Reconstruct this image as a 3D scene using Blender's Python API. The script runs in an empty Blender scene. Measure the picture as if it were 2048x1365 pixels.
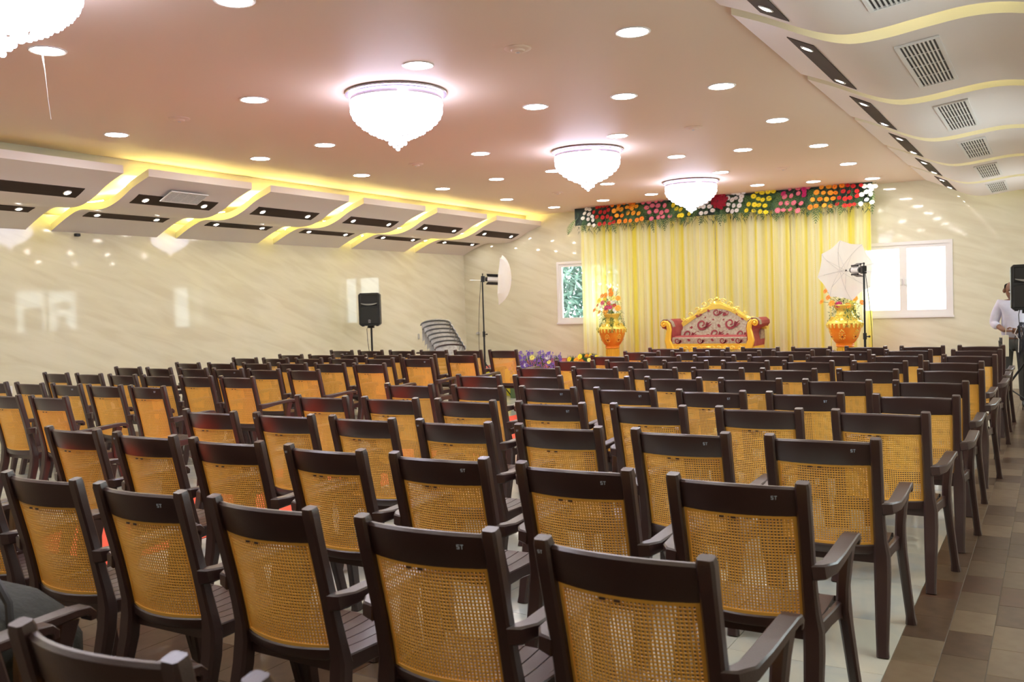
import bpy, math, random
from mathutils import Vector, Matrix
random.seed(7)
sc = bpy.context.scene
COL = sc.collection
PI = math.pi

# ------------------------------------------------------------ camera, world, exposure
cam = bpy.data.cameras.new('camera')
camo = bpy.data.objects.new('camera', cam); COL.objects.link(camo)
cam.sensor_width = 36.0
cam.lens = 1822.14 / 2048 * 36.0
CAMZ = 1.476
yaw, pitch, roll = 0.53864, -0.037257, -0.030784
_f = Vector((-math.sin(yaw)*math.cos(pitch), math.cos(yaw)*math.cos(pitch), math.sin(pitch)))
_r = Vector((math.cos(yaw), math.sin(yaw), 0)); _u = _r.cross(_f)
_r2 = _r*math.cos(roll) + _u*math.sin(roll); _u2 = -_r*math.sin(roll) + _u*math.cos(roll)
m = Matrix((_r2, _u2, -_f)).transposed().to_4x4(); m.translation = (0, 0, CAMZ)
camo.matrix_world = m
cam.clip_start = 0.05
cam.dof.use_dof = True; cam.dof.focus_distance = 6.5; cam.dof.aperture_fstop = 5.6
sc.camera = camo

w = bpy.data.worlds.new('world'); sc.world = w; w.use_nodes = True
w.node_tree.nodes['Background'].inputs[0].default_value = (0.93, 0.97, 1.0, 1)
w.node_tree.nodes['Background'].inputs[1].default_value = 2.2
vs = sc.view_settings
vs.view_transform = 'Standard'; vs.look = 'None'; vs.gamma = 1.0; vs.use_curve_mapping = False
vs.exposure = 1.9
LED = 26.0            # downlight discs
COVE = 15.0            # yellow strips
SPOT = 60.0
CRYSTAL = 3.5

# ------------------------------------------------------------ room numbers
XL, XR, YB, YF, ZC = -10.516, 0.36, 15.75, -3.2, 3.276
STZ = 0.45            # stage height

# ------------------------------------------------------------ materials
def M(name, col, rough=0.5, metal=0.0, bump=None, var=None, emis=None, estr=0.0, spec=0.5, coat=0.0, scale=(1,1,1), trans=0.0):
    """col base; var=(col2, noise scale, detail); bump=(scale, strength)"""
    mt = bpy.data.materials.new(name); mt.use_nodes = True
    nt = mt.node_tree; b = nt.nodes['Principled BSDF']
    b.inputs['Base Color'].default_value = (*col, 1); b.inputs['Roughness'].default_value = rough
    b.inputs['Metallic'].default_value = metal
    b.inputs['Specular IOR Level'].default_value = spec
    b.inputs['Coat Weight'].default_value = coat
    if trans: b.inputs['Transmission Weight'].default_value = trans
    if emis: b.inputs['Emission Color'].default_value = (*emis, 1); b.inputs['Emission Strength'].default_value = estr
    if bump or var:
        tc = nt.nodes.new('ShaderNodeTexCoord'); mp = nt.nodes.new('ShaderNodeMapping')
        nt.links.new(tc.outputs['Object'], mp.inputs[0]); mp.inputs['Scale'].default_value = scale
    if var:
        n = nt.nodes.new('ShaderNodeTexNoise'); n.inputs['Scale'].default_value = var[1]; n.inputs['Detail'].default_value = var[2]
        nt.links.new(mp.outputs[0], n.inputs['Vector'])
        r = nt.nodes.new('ShaderNodeValToRGB'); r.color_ramp.elements[0].position = 0.35; r.color_ramp.elements[1].position = 0.65
        r.color_ramp.elements[0].color = (*col, 1); r.color_ramp.elements[1].color = (*var[0], 1)
        nt.links.new(n.outputs['Fac'], r.inputs[0]); nt.links.new(r.outputs[0], b.inputs['Base Color'])
    if bump:
        n = nt.nodes.new('ShaderNodeTexNoise'); n.inputs['Scale'].default_value = bump[0]; n.inputs['Detail'].default_value = 3
        nt.links.new(mp.outputs[0], n.inputs['Vector'])
        bp = nt.nodes.new('ShaderNodeBump'); bp.inputs['Strength'].default_value = bump[1]; bp.inputs['Distance'].default_value = 0.01
        nt.links.new(n.outputs['Fac'], bp.inputs['Height']); nt.links.new(bp.outputs[0], b.inputs['Normal'])
    return mt

def veined(name, c1, c2, c3, rough, rot, sc_=(1,1,1), spec=0.5):
    """polished stone with long soft diagonal veins"""
    mt = bpy.data.materials.new(name); mt.use_nodes = True
    nt = mt.node_tree; b = nt.nodes['Principled BSDF']; b.inputs['Roughness'].default_value = rough
    b.inputs['Specular IOR Level'].default_value = spec
    tc = nt.nodes.new('ShaderNodeTexCoord'); mp = nt.nodes.new('ShaderNodeMapping')
    mp.inputs['Rotation'].default_value = rot; mp.inputs['Scale'].default_value = (1, 1, 1)
    mp2 = nt.nodes.new('ShaderNodeMapping'); mp2.inputs['Scale'].default_value = sc_
    nt.links.new(tc.outputs['Object'], mp.inputs[0]); nt.links.new(mp.outputs[0], mp2.inputs[0])
    n1 = nt.nodes.new('ShaderNodeTexNoise'); n1.inputs['Scale'].default_value = 2.2; n1.inputs['Detail'].default_value = 5; n1.inputs['Distortion'].default_value = 0.6
    nt.links.new(mp2.outputs[0], n1.inputs['Vector'])
    r = nt.nodes.new('ShaderNodeValToRGB')
    r.color_ramp.elements[0].position = 0.36; r.color_ramp.elements[0].color = (*c2, 1)
    r.color_ramp.elements[1].position = 0.52; r.color_ramp.elements[1].color = (*c1, 1)
    e = r.color_ramp.elements.new(0.68); e.color = (*c3, 1)
    nt.links.new(n1.outputs['Fac'], r.inputs[0]); nt.links.new(r.outputs[0], b.inputs['Base Color'])
    return mt

def emat(name, col, s):
    mt = bpy.data.materials.new(name); mt.use_nodes = True; nt = mt.node_tree
    nt.nodes.remove(nt.nodes['Principled BSDF'])
    e = nt.nodes.new('ShaderNodeEmission'); e.inputs[0].default_value = (*col, 1); e.inputs[1].default_value = s
    nt.links.new(e.outputs[0], nt.nodes['Material Output'].inputs[0]); return mt

def glassmat(name):
    mt = bpy.data.materials.new(name); mt.use_nodes = True; nt = mt.node_tree
    nt.nodes.remove(nt.nodes['Principled BSDF'])
    t = nt.nodes.new('ShaderNodeBsdfTransparent'); g = nt.nodes.new('ShaderNodeBsdfGlossy'); g.inputs['Roughness'].default_value = 0.02
    t.inputs[0].default_value = (0.93, 0.98, 0.97, 1)
    mx = nt.nodes.new('ShaderNodeMixShader'); mx.inputs[0].default_value = 0.06
    nt.links.new(t.outputs[0], mx.inputs[1]); nt.links.new(g.outputs[0], mx.inputs[2])
    nt.links.new(mx.outputs[0], nt.nodes['Material Output'].inputs[0]); return mt

def sheer(name, c1, c2, transp, scale=14.0, spec=False):
    """thin gathered cloth: two-tone bands painting in doubled, lit pleats, part see-through, part translucent"""
    mt = bpy.data.materials.new(name); mt.use_nodes = True; nt = mt.node_tree
    nt.nodes.remove(nt.nodes['Principled BSDF'])
    tc = nt.nodes.new('ShaderNodeTexCoord'); mp = nt.nodes.new('ShaderNodeMapping'); mp.inputs['Scale'].default_value = (1, 0, 0)
    nt.links.new(tc.outputs['Object'], mp.inputs[0])
    n = nt.nodes.new('ShaderNodeTexNoise'); n.inputs['Scale'].default_value = scale; n.inputs['Detail'].default_value = 3
    nt.links.new(mp.outputs[0], n.inputs['Vector'])
    r = nt.nodes.new('ShaderNodeValToRGB'); r.color_ramp.elements[0].position = 0.46; r.color_ramp.elements[1].position = 0.60
    r.color_ramp.elements[0].color = (*c1, 1); r.color_ramp.elements[1].color = (*c2, 1)
    nt.links.new(n.outputs['Fac'], r.inputs[0])
    d = nt.nodes.new('ShaderNodeBsdfDiffuse'); tl = nt.nodes.new('ShaderNodeBsdfTranslucent'); tr = nt.nodes.new('ShaderNodeBsdfTransparent')
    nt.links.new(r.outputs[0], d.inputs[0]); nt.links.new(r.outputs[0], tl.inputs[0])
    m1 = nt.nodes.new('ShaderNodeMixShader'); m1.inputs[0].default_value = 0.4
    nt.links.new(d.outputs[0], m1.inputs[1]); nt.links.new(tl.outputs[0], m1.inputs[2])
    m2 = nt.nodes.new('ShaderNodeMixShader'); m2.inputs[0].default_value = transp
    nt.links.new(m1.outputs[0], m2.inputs[1]); nt.links.new(tr.outputs[0], m2.inputs[2])
    nt.links.new(m2.outputs[0], nt.nodes['Material Output'].inputs[0]); return mt

WALL = veined('wall_marble', (0.66,0.60,0.44), (0.56,0.50,0.36), (0.74,0.69,0.54), 0.10, (0.0, 0.0, 0.0), (1,1,1))
def wall_mat(name, rot, sc_):
    return veined(name, (0.77,0.735,0.57), (0.715,0.67,0.505), (0.81,0.775,0.615), 0.045, rot, sc_, 0.42)
WALL_B = wall_mat('wall_marble_back', (0, -0.32, 0), (0.5, 1, 3.2))
WALL_S = wall_mat('wall_marble_side', (0.32, 0, 0), (1, 0.5, 3.2))
CEIL = M('ceiling_paint', (0.84,0.70,0.575), 0.55, spec=0.15)
SOFF = M('soffit_paint', (0.86,0.80,0.77), 0.5, spec=0.3)
SOFE = M('soffit_edge_glow_tint', (0.90,0.85,0.66), 0.5, spec=0.3)  # edge faces tinted yellow, LED strip glow put into the colour
COVEP = M('cove_glow_tint', (0.85,0.82,0.6), 0.6, spec=0.2)  # white backing tinted yellow, the cove light put into its colour
BROWNS = M('slot_laminate', (0.05,0.034,0.026), 0.7, var=((0.075,0.05,0.038), 3, 4), scale=(1,0.2,1), spec=0.2)
WHITE = M('white_plastic', (0.80,0.79,0.78), 0.35)
UPVC = M('window_upvc', (0.85,0.83,0.83), 0.3)
CHBR = M('chair_plastic', (0.046,0.022,0.021), 0.30, bump=(260, 0.10), spec=0.9)
CANE = M('cane_plastic', (0.90,0.51,0.095), 0.38, spec=0.45)
PAINT = M('white_paint_mark', (0.55,0.68,0.85), 0.6)
BLACK = M('black_plastic', (0.012,0.013,0.014), 0.4, bump=(300,0.15))
BLACKM = M('black_metal', (0.02,0.02,0.022), 0.35, metal=0.3)
GRILL = M('speaker_grille', (0.016,0.018,0.018), 0.5, bump=(700,0.5))
SILV = M('silver_metal', (0.65,0.65,0.66), 0.3, metal=0.8)
GOLD = M('gold_lacquer', (0.90,0.58,0.06), 0.28, metal=0.25, bump=(30,0.1))
GOLD2 = M('gold_relief', (0.93,0.76,0.14), 0.25, metal=0.25)
ORNG = M('urn_orange', (0.88,0.26,0.02), 0.3, var=((0.92,0.42,0.04), 5, 2), metal=0.1)
MAROON = M('maroon_velvet', (0.30,0.035,0.035), 0.7, var=((0.36,0.07,0.06), 7, 3))
RED = M('red_carpet', (0.85,0.10,0.045), 0.9, bump=(400,0.5))
LEAF = M('leaf_green', (0.022,0.075,0.016), 0.5, var=((0.045,0.13,0.025), 9, 2))
LEAF2 = M('leaf_light', (0.11,0.21,0.045), 0.5, var=((0.07,0.15,0.035), 9, 2))
BOARD = M('board_grey_green', (0.022,0.04,0.032), 0.8)
CLOTH_Y = M('yellow_cloth', (0.85,0.75,0.05), 0.7, bump=(20,0.2))
GLASS = glassmat('window_glass')
LEDM = emat('led_disc', (1.0,0.97,0.94), LED)
COVEM = emat('led_strip_yellow', (1.0,0.86,0.28), COVE)
COVER = emat('led_strip_warm', (1.0,0.90,0.55), 4.0)
SPOTM = emat('spot_lamp', (1.0,0.93,0.82), SPOT)
CRYS = emat('crystal_glow', (0.80,0.80,1.0), CRYSTAL)
VIOL = emat('violet_led', (0.55,0.45,1.0), 6.0)
CHROME = M('chandelier_rim', (0.62,0.58,0.62), 0.25, metal=0.5)
UMB = sheer('umbrella_nylon', (0.97,0.96,0.94), (0.98,0.97,0.95), 0.08)

# ------------------------------------------------------------ helpers
class MB:
    def __init__(s): s.v = []; s.f = []; s.mi = []; s.cur = 0
    def add(s, vs, fs):
        o = len(s.v); s.v += [tuple(q) for q in vs]
        for f in fs: s.f.append([i+o for i in f]); s.mi.append(s.cur)
    def box(s, x0, x1, y0, y1, z0, z1):
        s.add([(x0,y0,z0),(x1,y0,z0),(x1,y1,z0),(x0,y1,z0),(x0,y0,z1),(x1,y0,z1),(x1,y1,z1),(x0,y1,z1)],
              [(0,3,2,1),(4,5,6,7),(0,1,5,4),(1,2,6,5),(2,3,7,6),(3,0,4,7)])
    def cbox(s, x0, x1, y0, y1, z0, z1, c=0.004):   # box with chamfered vertical + top edges
        secs = []
        def ring(z, i):
            a, b, cc, d = x0+i, x1-i, y0+i, y1-i
            k = c
            return [(a+k,cc,z),(b-k,cc,z),(b,cc+k,z),(b,d-k,z),(b-k,d,z),(a+k,d,z),(a,d-k,z),(a,cc+k,z)]
        s.rings([ring(z0,c*.6), ring(z0+c*.6,0), ring(z1-c,0), ring(z1,c)])
    def rings(s, rs, cap=True, closed=True):
        n = len(rs[0]); vs = [p for r in rs for p in r]; fs = []
        for i in range(len(rs)-1):
            for j in range(n if closed else n-1):
                k = (j+1) % n
                fs.append((i*n+j, i*n+k, (i+1)*n+k, (i+1)*n+j))
        if cap and closed:
            fs.append(tuple(reversed(range(n)))); fs.append(tuple((len(rs)-1)*n+j for j in range(n)))
        s.add(vs, fs)
    def sweep(s, pts, w, h, up=(0,0,1), c=0.25, side=None, cap=True):
        """rounded-rectangle sweep; w across, h along up; w,h scalars or lists"""
        P = [Vector(p) for p in pts]; n = len(P); rs = []
        for i in range(n):
            d = (P[min(i+1,n-1)] - P[max(i-1,0)]).normalized()
            U = Vector(up)
            S = Vector(side) if side else d.cross(U)
            if S.length < 1e-5: S = Vector((1,0,0))
            S.normalize(); T = S.cross(d).normalized()
            ww = (w[i] if isinstance(w, (list,tuple)) else w)/2; hh = (h[i] if isinstance(h, (list,tuple)) else h)/2
            k = min(ww,hh)*2*c
            q = [(ww,hh-k),(ww-k,hh),(-ww+k,hh),(-ww,hh-k),(-ww,-hh+k),(-ww+k,-hh),(ww-k,-hh),(ww,-hh+k)]
            rs.append([tuple(P[i] + S*a + T*b) for a, b in q])
        s.rings(rs, cap)
    def tube(s, pts, r, n=8, cap=True):
        P = [Vector(p) for p in pts]; rs = []; prev = None
        for i in range(len(P)):
            d = (P[min(i+1,len(P)-1)] - P[max(i-1,0)]).normalized()
            a = prev if prev is not None else (Vector((0,0,1)) if abs(d.z) < .9 else Vector((1,0,0)))
            S = d.cross(a).normalized(); T = S.cross(d).normalized(); prev = T
            rr = r[i] if isinstance(r, (list,tuple)) else r
            rs.append([tuple(P[i] + S*math.cos(2*PI*j/n)*rr + T*math.sin(2*PI*j/n)*rr) for j in range(n)])
        s.rings(rs, cap)
    def lathe(s, prof, n=24, c=(0,0,0), cap=True):
        s.rings([[(c[0]+r*math.cos(2*PI*j/n), c[1]+r*math.sin(2*PI*j/n), c[2]+z) for j in range(n)] for r, z in prof], cap)
    def oct(s, c, r, h=None):
        h = h or r; x, y, z = c
        s.add([(x+r,y,z),(x,y+r,z),(x-r,y,z),(x,y-r,z),(x,y,z+h),(x,y,z-h)],
              [(0,1,4),(1,2,4),(2,3,4),(3,0,4),(1,0,5),(2,1,5),(3,2,5),(0,3,5)])
    def ball(s, c, r, n=10, m=6, sz=1.0):
        rs = []
        for i in range(1, m):
            a = PI*i/m; rs.append([(c[0]+r*math.sin(a)*math.cos(2*PI*j/n), c[1]+r*math.sin(a)*math.sin(2*PI*j/n), c[2]+r*sz*math.cos(a)) for j in range(n)])
        s.rings(rs)
    def xf(s, start, mat):
        for i in range(start, len(s.v)): s.v[i] = tuple(mat @ Vector(s.v[i]))
    def mesh(s, name, mats, smooth=True, angle=40):
        me = bpy.data.meshes.new(name); me.from_pydata(s.v, [], s.f)
        for mt in (mats if isinstance(mats, (list,tuple)) else [mats]): me.materials.append(mt)
        me.polygons.foreach_set('material_index', s.mi)
        import bmesh
        bm = bmesh.new(); bm.from_mesh(me); bmesh.ops.recalc_face_normals(bm, faces=bm.faces); bm.to_mesh(me); bm.free()
        if smooth:
            me.shade_smooth() if hasattr(me, 'shade_smooth') else None
            me.polygons.foreach_set('use_smooth', [True]*len(me.polygons))
            try: me.set_sharp_from_angle(angle=math.radians(angle))
            except Exception: pass
        return me
    def build(s, name, mats, parent=None, smooth=True, angle=40, loc=None, rot=None):
        return put(name, s.mesh(name, mats, smooth, angle), parent, loc, rot)

def put(name, me, parent=None, loc=None, rot=None):
    o = bpy.data.objects.new(name, me); COL.objects.link(o)
    if parent: o.parent = parent
    if loc: o.location = loc
    if rot: o.rotation_euler = rot
    return o
def thing(name, label, cat, loc=(0,0,0), rz=0.0, group=None):
    o = bpy.data.objects.new(name, None); COL.objects.link(o); o.location = loc; o.rotation_euler = (0,0,rz)
    o.empty_display_size = 0.1
    tag(o, label, cat, group); return o
def tag(o, label, cat, group=None):
    o['label'] = label; o['category'] = cat
    if group: o['group'] = group
    return o
def struct(o): o['kind'] = 'structure'; return o
def stuff(o): o['kind'] = 'stuff'; return o
def Bx(*a):
    b = MB(); b.box(*a); return b
KIDS = {}
def dup(root, loc, rz=0.0, label=None, group=None):
    r = root.copy(); COL.objects.link(r); r.location = loc; r.rotation_euler = (0,0,rz)
    if label: r['label'] = label
    if group: r['group'] = group
    def rec(src, dst):
        for ch in KIDS.setdefault(src.name, [c for c in src.children]):
            c = ch.copy(); COL.objects.link(c); c.parent = dst; rec(ch, c)
    rec(root, r)
    return r
ORD = ['nearest','second','third','fourth','fifth','sixth','seventh','eighth','ninth','tenth','eleventh','twelfth','thirteenth']
NTH = ['first','second','third','fourth','fifth','sixth','seventh','eighth','ninth','tenth','eleventh','twelfth','thirteenth','fourteenth']

# ------------------------------------------------------------ shell
def wall_with_holes(axis, c0, c1, a0, a1, z0, z1, holes, mat, name):
    """axis 'x' wall spans X (a) at Y c0..c1; axis 'y' spans Y"""
    b = MB(); cuts = sorted(set([a0, a1] + [h[0] for h in holes] + [h[1] for h in holes]))
    for i in range(len(cuts)-1):
        p, q = cuts[i], cuts[i+1]; hs = [h for h in holes if h[0] <= p+1e-6 and h[1] >= q-1e-6]
        segs = [(z0, z1)]
        for h in hs: segs = [(z0, h[2]), (h[3], z1)]
        for s0, s1 in segs:
            if axis == 'x': b.box(p, q, c0, c1, s0, s1)
            else: b.box(c0, c1, p, q, s0, s1)
    return struct(b.build(name, mat, smooth=False))
WZ0, WZ1 = 1.13, 2.325
wall_with_holes('x', YB, YB+.15, XL-.15, XR+.15, 0, ZC+.3, [(-8.35,-6.95,WZ0,WZ1), (-2.81,-1.37,WZ0,WZ1)], WALL_B, 'wall_back')
struct(Bx(XL-.15, XL, YF, YB, 0, ZC+.3).build('wall_left', WALL_S, smooth=False))
wall_with_holes('y', XR, XR+.15, YF, YB, 0, ZC+.3, [(12.6,14.35,WZ0,WZ1),(8.0,9.6,WZ0,WZ1),(3.4,5.0,WZ0,WZ1)], WALL_S, 'wall_right')
struct(Bx(XL-.15, XR+.15, YF-.15, YF, 0, ZC+.3).build('wall_front', M('front_wall_darkened', (.16,.10,.07), .6), smooth=False))  # unseen wall, darkened to dim reflections in the chair backs
struct(Bx(XL, XR, YF, YB, ZC, ZC+.1).build('ceiling', CEIL, smooth=False))

def window(name, axis, a0, a1, face, out, nsash, first_open=None):
    """white upvc window set in its hole"""
    o = bpy.data.objects.new(name, None); COL.objects.link(o); struct(o)
    o.location = ((a0+a1)/2, face, WZ0) if axis == 'x' else (face, (a0+a1)/2, WZ0)
    if axis == 'y': o.rotation_euler = (0,0,-PI/2 if out > 0 else PI/2)
    W, H = (a1-a0), WZ1-WZ0; h = W/2
    f = MB()
    for (x0,x1,z0,z1) in [(-h+.001,-h+.05,.001,H-.001),(h-.05,h-.001,.001,H-.001),(-h+.05,h-.05,.001,.05),(-h+.05,h-.05,H-.05,H-.001)]: f.box(x0,x1,-.012,.07,z0,z1)
    f.box(-h-.012,h+.012,-.03,-.013,-.02,.012)
    f.build('window_frame', UPVC, o, smooth=False)
    sw = (W-.10)/nsash
    for k in range(nsash):
        x0 = -h+.05+k*sw; x1 = x0+sw
        s = MB()
        for (p,q,z0,z1) in [(x0,x0+.055,.05,H-.05),(x1-.055,x1,.05,H-.05),(x0+.055,x1-.055,.05,.105),(x0+.055,x1-.055,H-.105,H-.05)]: s.box(p,q,.005,.055,z0,z1)
        s.build('sash', UPVC, o, smooth=False)
        Bx(x0+.05,x1-.05,.028,.034,.10,H-.10).build('pane', GLASS, o, smooth=False)
        hd = MB(); xx = x1-.03 if k % 2 == 0 else x0+.03
        hd.cbox(xx-.01,xx+.01,-.025,.006,H*.42,H*.42+.11,.004); hd.build('window_handle', WHITE, o)
    return o
window('window_1', 'x', -8.35, -6.95, YB, 1, 2)
window('window_2', 'x', -2.81, -1.37, YB, 1, 2)
window('window_3', 'y', 12.6, 14.35, XR, 1, 2)
window('window_4', 'y', 8.0, 9.6, XR, 1, 2)
window('window_5', 'y', 3.4, 5.0, XR, 1, 2)

# ------------------------------------------------------------ floor: marble field, brown mosaic border
FLOORB = M('floor_bed', (0.30,0.27,0.22), 0.6)
floor = struct(Bx(XL-.15, XR+.15, YF-.15, YB+.15, -.1, -.004).build('floor', FLOORB, smooth=False))
FM = veined('floor_marble', (0.60,0.60,0.52), (0.46,0.50,0.50), (0.68,0.66,0.54), 0.10, (0,0,0.7), (1.2,0.6,1))
FM2 = veined('floor_marble_pale', (0.66,0.64,0.53), (0.52,0.54,0.50), (0.62,0.60,0.50), 0.10, (0,0,-0.5), (1.2,0.6,1))
BT = [M('brown_tile_%s' % n, c, 0.28, var=(c2, 14, 5), spec=0.4) for n, c, c2 in
      [('dark',(0.095,0.056,0.034),(0.13,0.08,0.05)), ('mid',(0.16,0.108,0.066),(0.13,0.085,0.052)), ('light',(0.225,0.165,0.105),(0.19,0.13,0.082)), ('red',(0.12,0.058,0.035),(0.095,0.05,0.03))]]
def tile_mesh(w_, d_, mats, name, t=.004):
    b = MB(); g = .0012
    b.rings([[(g,g,-t),(w_-g,g,-t),(w_-g,d_-g,-t),(g,d_-g,-t)],[(g,g,-.0008),(w_-g,g,-.0008),(w_-g,d_-g,-.0008),(g,d_-g,-.0008)],
             [(g+.001,g+.001,0),(w_-g-.001,g+.001,0),(w_-g-.001,d_-g-.001,0),(g+.001,d_-g-.001,0)]])
    return b.mesh(name, mats, smooth=False)
TS = 0.62
mt1 = tile_mesh(TS, TS, FM, 'marble_tile'); mt2 = tile_mesh(TS, TS, FM2, 'marble_tile_pale')
EDGE, REAR = -0.585, 3.1
cells = []
x = EDGE - TS
while x > XL - TS:
    y = REAR
    while y < 13.2:
        cells.append((x, y)); y += TS
    x -= TS
cells.sort(key=lambda c: c[0]**2 + c[1]**2)
for i, (x, y) in enumerate(cells[:298]):
    o = put('marble_tile', mt1 if random.random() < .55 else mt2, floor, (x, y, 0))
b = MB()
for (x, y) in cells[298:]:
    s0 = len(b.v); b.box(x+.001, x+TS-.001, y+.001, y+TS-.001, -.004, 0)
if cells[298:]: stuff(b.build('marble_tile', FM, floor, smooth=False))
# brown border (right aisle + strip at the rear)
BW, BD = 0.172, 0.302
bt = [tile_mesh(BW, BD, mm, 'brown_tile') for mm in BT]
cells = []
k = 0; x = EDGE
while x < XR:
    y = YF + (0.0 if k % 2 else .151)
    while y < YB: cells.append((x, y)); y += BD
    x += BW; k += 1
k = 0; x = EDGE - BW
while x > -6.3:
    y = REAR - BD - (0.0 if k % 2 else 0)
    while y > -0.5: cells.append((x, y)); y -= BD
    x -= BW; k += 1
def score(c):
    d2 = (c[0]**2 + c[1]**2)
    px = -(c[0]) / max(.1, c[1])
    vis = c[1] > 1.2 and (px > -.02) and px < 1.45
    return (0 if vis else 1, d2)
cells.sort(key=score)
rest = [MB() for _ in BT]
for i, (x, y) in enumerate(cells):
    v = random.choices([0,1,2,3],[3,3,3,1])[0]
    if i < 296: put('brown_tile', bt[v], floor, (x, y, 0))
    else: rest[v].box(x+.001, x+BW-.001, y+.001, y+BD-.001, -.004, 0)
for v, b in enumerate(rest):
    if b.v: stuff(b.build('brown_tile', BT[v], floor, smooth=False))

# ------------------------------------------------------------ wavy side soffits
def interp(prof, x):
    for i in range(len(prof)-1):
        if (prof[i][0]-x)*(prof[i+1][0]-x) <= 0:
            x0,z0 = prof[i]; x1,z1 = prof[i+1]; return z0 + (z1-z0)*(x-x0)/(x1-x0)
    return prof[-1][1]
def smooth_prof(P, n=48):
    """Catmull-Rom through the measured points"""
    out = []
    Q = [P[0]] + P + [P[-1]]
    seg = len(P)-1
    for i in range(seg):
        p0,p1,p2,p3 = Q[i],Q[i+1],Q[i+2],Q[i+3]
        for j in range(n//seg):
            t = j/(n//seg)
            out.append(tuple(.5*((2*p1[k]) + (-p0[k]+p2[k])*t + (2*p0[k]-5*p1[k]+4*p2[k]-p3[k])*t*t + (-p0[k]+3*p1[k]-3*p2[k]+p3[k])*t**3) for k in (0,1)))
    out.append(P[-1]); return out
PL = smooth_prof([(-8.66,3.055),(-8.95,2.955),(-9.18,2.845),(-9.41,2.775),(-9.64,2.762),(-9.93,2.785),(-10.2,2.71),(-10.516,2.575)])
PR = smooth_prof([(-1.69,3.222),(-1.48,3.13),(-1.25,3.015),(-1.10,2.952),(-.97,2.922),(-.8,2.925),(-.59,2.95),(-.38,2.967),(-.19,2.949),(.05,2.88),(.36,2.78)])
def wave_panel(name, prof, y0, y1, th=.085, tilt=0.0):
    rs = []
    for (x, z) in prof:
        zt = min(z+th, ZC)
        rs.append([(x,y0,z),(x,y1,z),(x,y1,zt),(x,y0,zt)])
    b = MB(); n = 4
    for r in rs: pass
    vs = [p for r in rs for p in r]; fl = len(rs)
    bot = [(i*4, i*4+1, (i+1)*4+1, (i+1)*4) for i in range(fl-1)]
    far = [(i*4+1, i*4+2, (i+1)*4+2, (i+1)*4+1) for i in range(fl-1)]
    top = [(i*4+2, i*4+3, (i+1)*4+3, (i+1)*4+2) for i in range(fl-1)]
    near = [(i*4+3, i*4, (i+1)*4, (i+1)*4+3) for i in range(fl-1)]
    b.add(vs, bot + top + [(0,3,2,1), ((fl-1)*4,(fl-1)*4+1,(fl-1)*4+2,(fl-1)*4+3)])
    b.cur = 1
    o = len(b.v)-len(vs)
    for f in near + far: b.f.append([i+o for i in f]); b.mi.append(1)
    return struct(b.build(name, [SOFF, SOFE], angle=30))
def slot(parent, prof, xa, xb, y0, y1, side):
    """brown recessed strip following the wave, two spot lamps"""
    if xa > xb: xa, xb = xb, xa
    za, zb = interp(prof, xa), interp(prof, xb)
    b = MB(); e = -.006; N_ = 6
    xs_ = [xa+(xb-xa)*i/N_ for i in range(N_+1)]
    b.rings([[(x,y0,interp(prof,x)+e),(x,y1,interp(prof,x)+e),(x,y1,interp(prof,x)+.03),(x,y0,interp(prof,x)+.03)] for x in xs_])
    s = b.build('light_slot', BROWNS, parent, smooth=False)
    ang = math.atan2(zb-za, xb-xa)
    xm = (xa+xb)/2; zm = interp(prof, xm)-.004
    for t in (0.13, 0.87):
        y = y0 + (y1-y0)*t
        r = MB(); r.lathe([(.028,-.002),(.040,-.004),(.045,-.001),(.045,.004)], 16)
        r.build('spot_rim', WHITE, s, loc=(xm, y, zm-.004), rot=(0,-ang,0))
        r = MB(); r.lathe([(.0,-.0035),(.026,-.0035),(.026,.002)], 12)
        r.build('spot_lamp', SPOTM, s, loc=(xm, y, zm-.005), rot=(0,-ang,0))
def vent(parent, prof, xa, xb, y0, y1, nsl=9, drop=0.0):
    if xa > xb: xa, xb = xb, xa
    za, zb = interp(prof, xa), interp(prof, xb)
    ang = math.atan2(zb-za, xb-xa); W = math.hypot(xb-xa, zb-za); D = y1-y0
    h, d = W/2, D/2
    f = MB(); t = .02
    for q in [(-h,-h+t,-d,d),(h-t,h,-d,d),(-h+t,h-t,-d,-d+t),(-h+t,h-t,d-t,d)]: f.box(*q, -.014, -.002)
    for q in (-.25*D, 0, .25*D): f.box(-h+t, h-t, q-.004, q+.004, -.010, -.004)
    o = f.build('air_vent', WHITE, parent, smooth=False, loc=((xa+xb)/2, (y0+y1)/2, (za+zb)/2-drop), rot=(0,-ang,0))
    Bx(-h+t, h-t, -d+t, d-t, -.0035, -.002).build('vent_backing', BLACK, o, smooth=False)
    s = MB()
    for k in range(nsl+1):
        x = -h+t + (W-2*t)*(k/(nsl)); s.box(x-.005, x+.005, -d+t, d-t, -.012, -.006)
    s.build('vent_slats', WHITE, o, smooth=False)
    return o
def cove_strip(parent, x0, x1, y0, y1, z, mt=None):
    Bx(x0, x1, y0, y1, z, z+.012).build('led_strip', mt or COVEM, parent, smooth=False)

ti = 1
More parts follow.
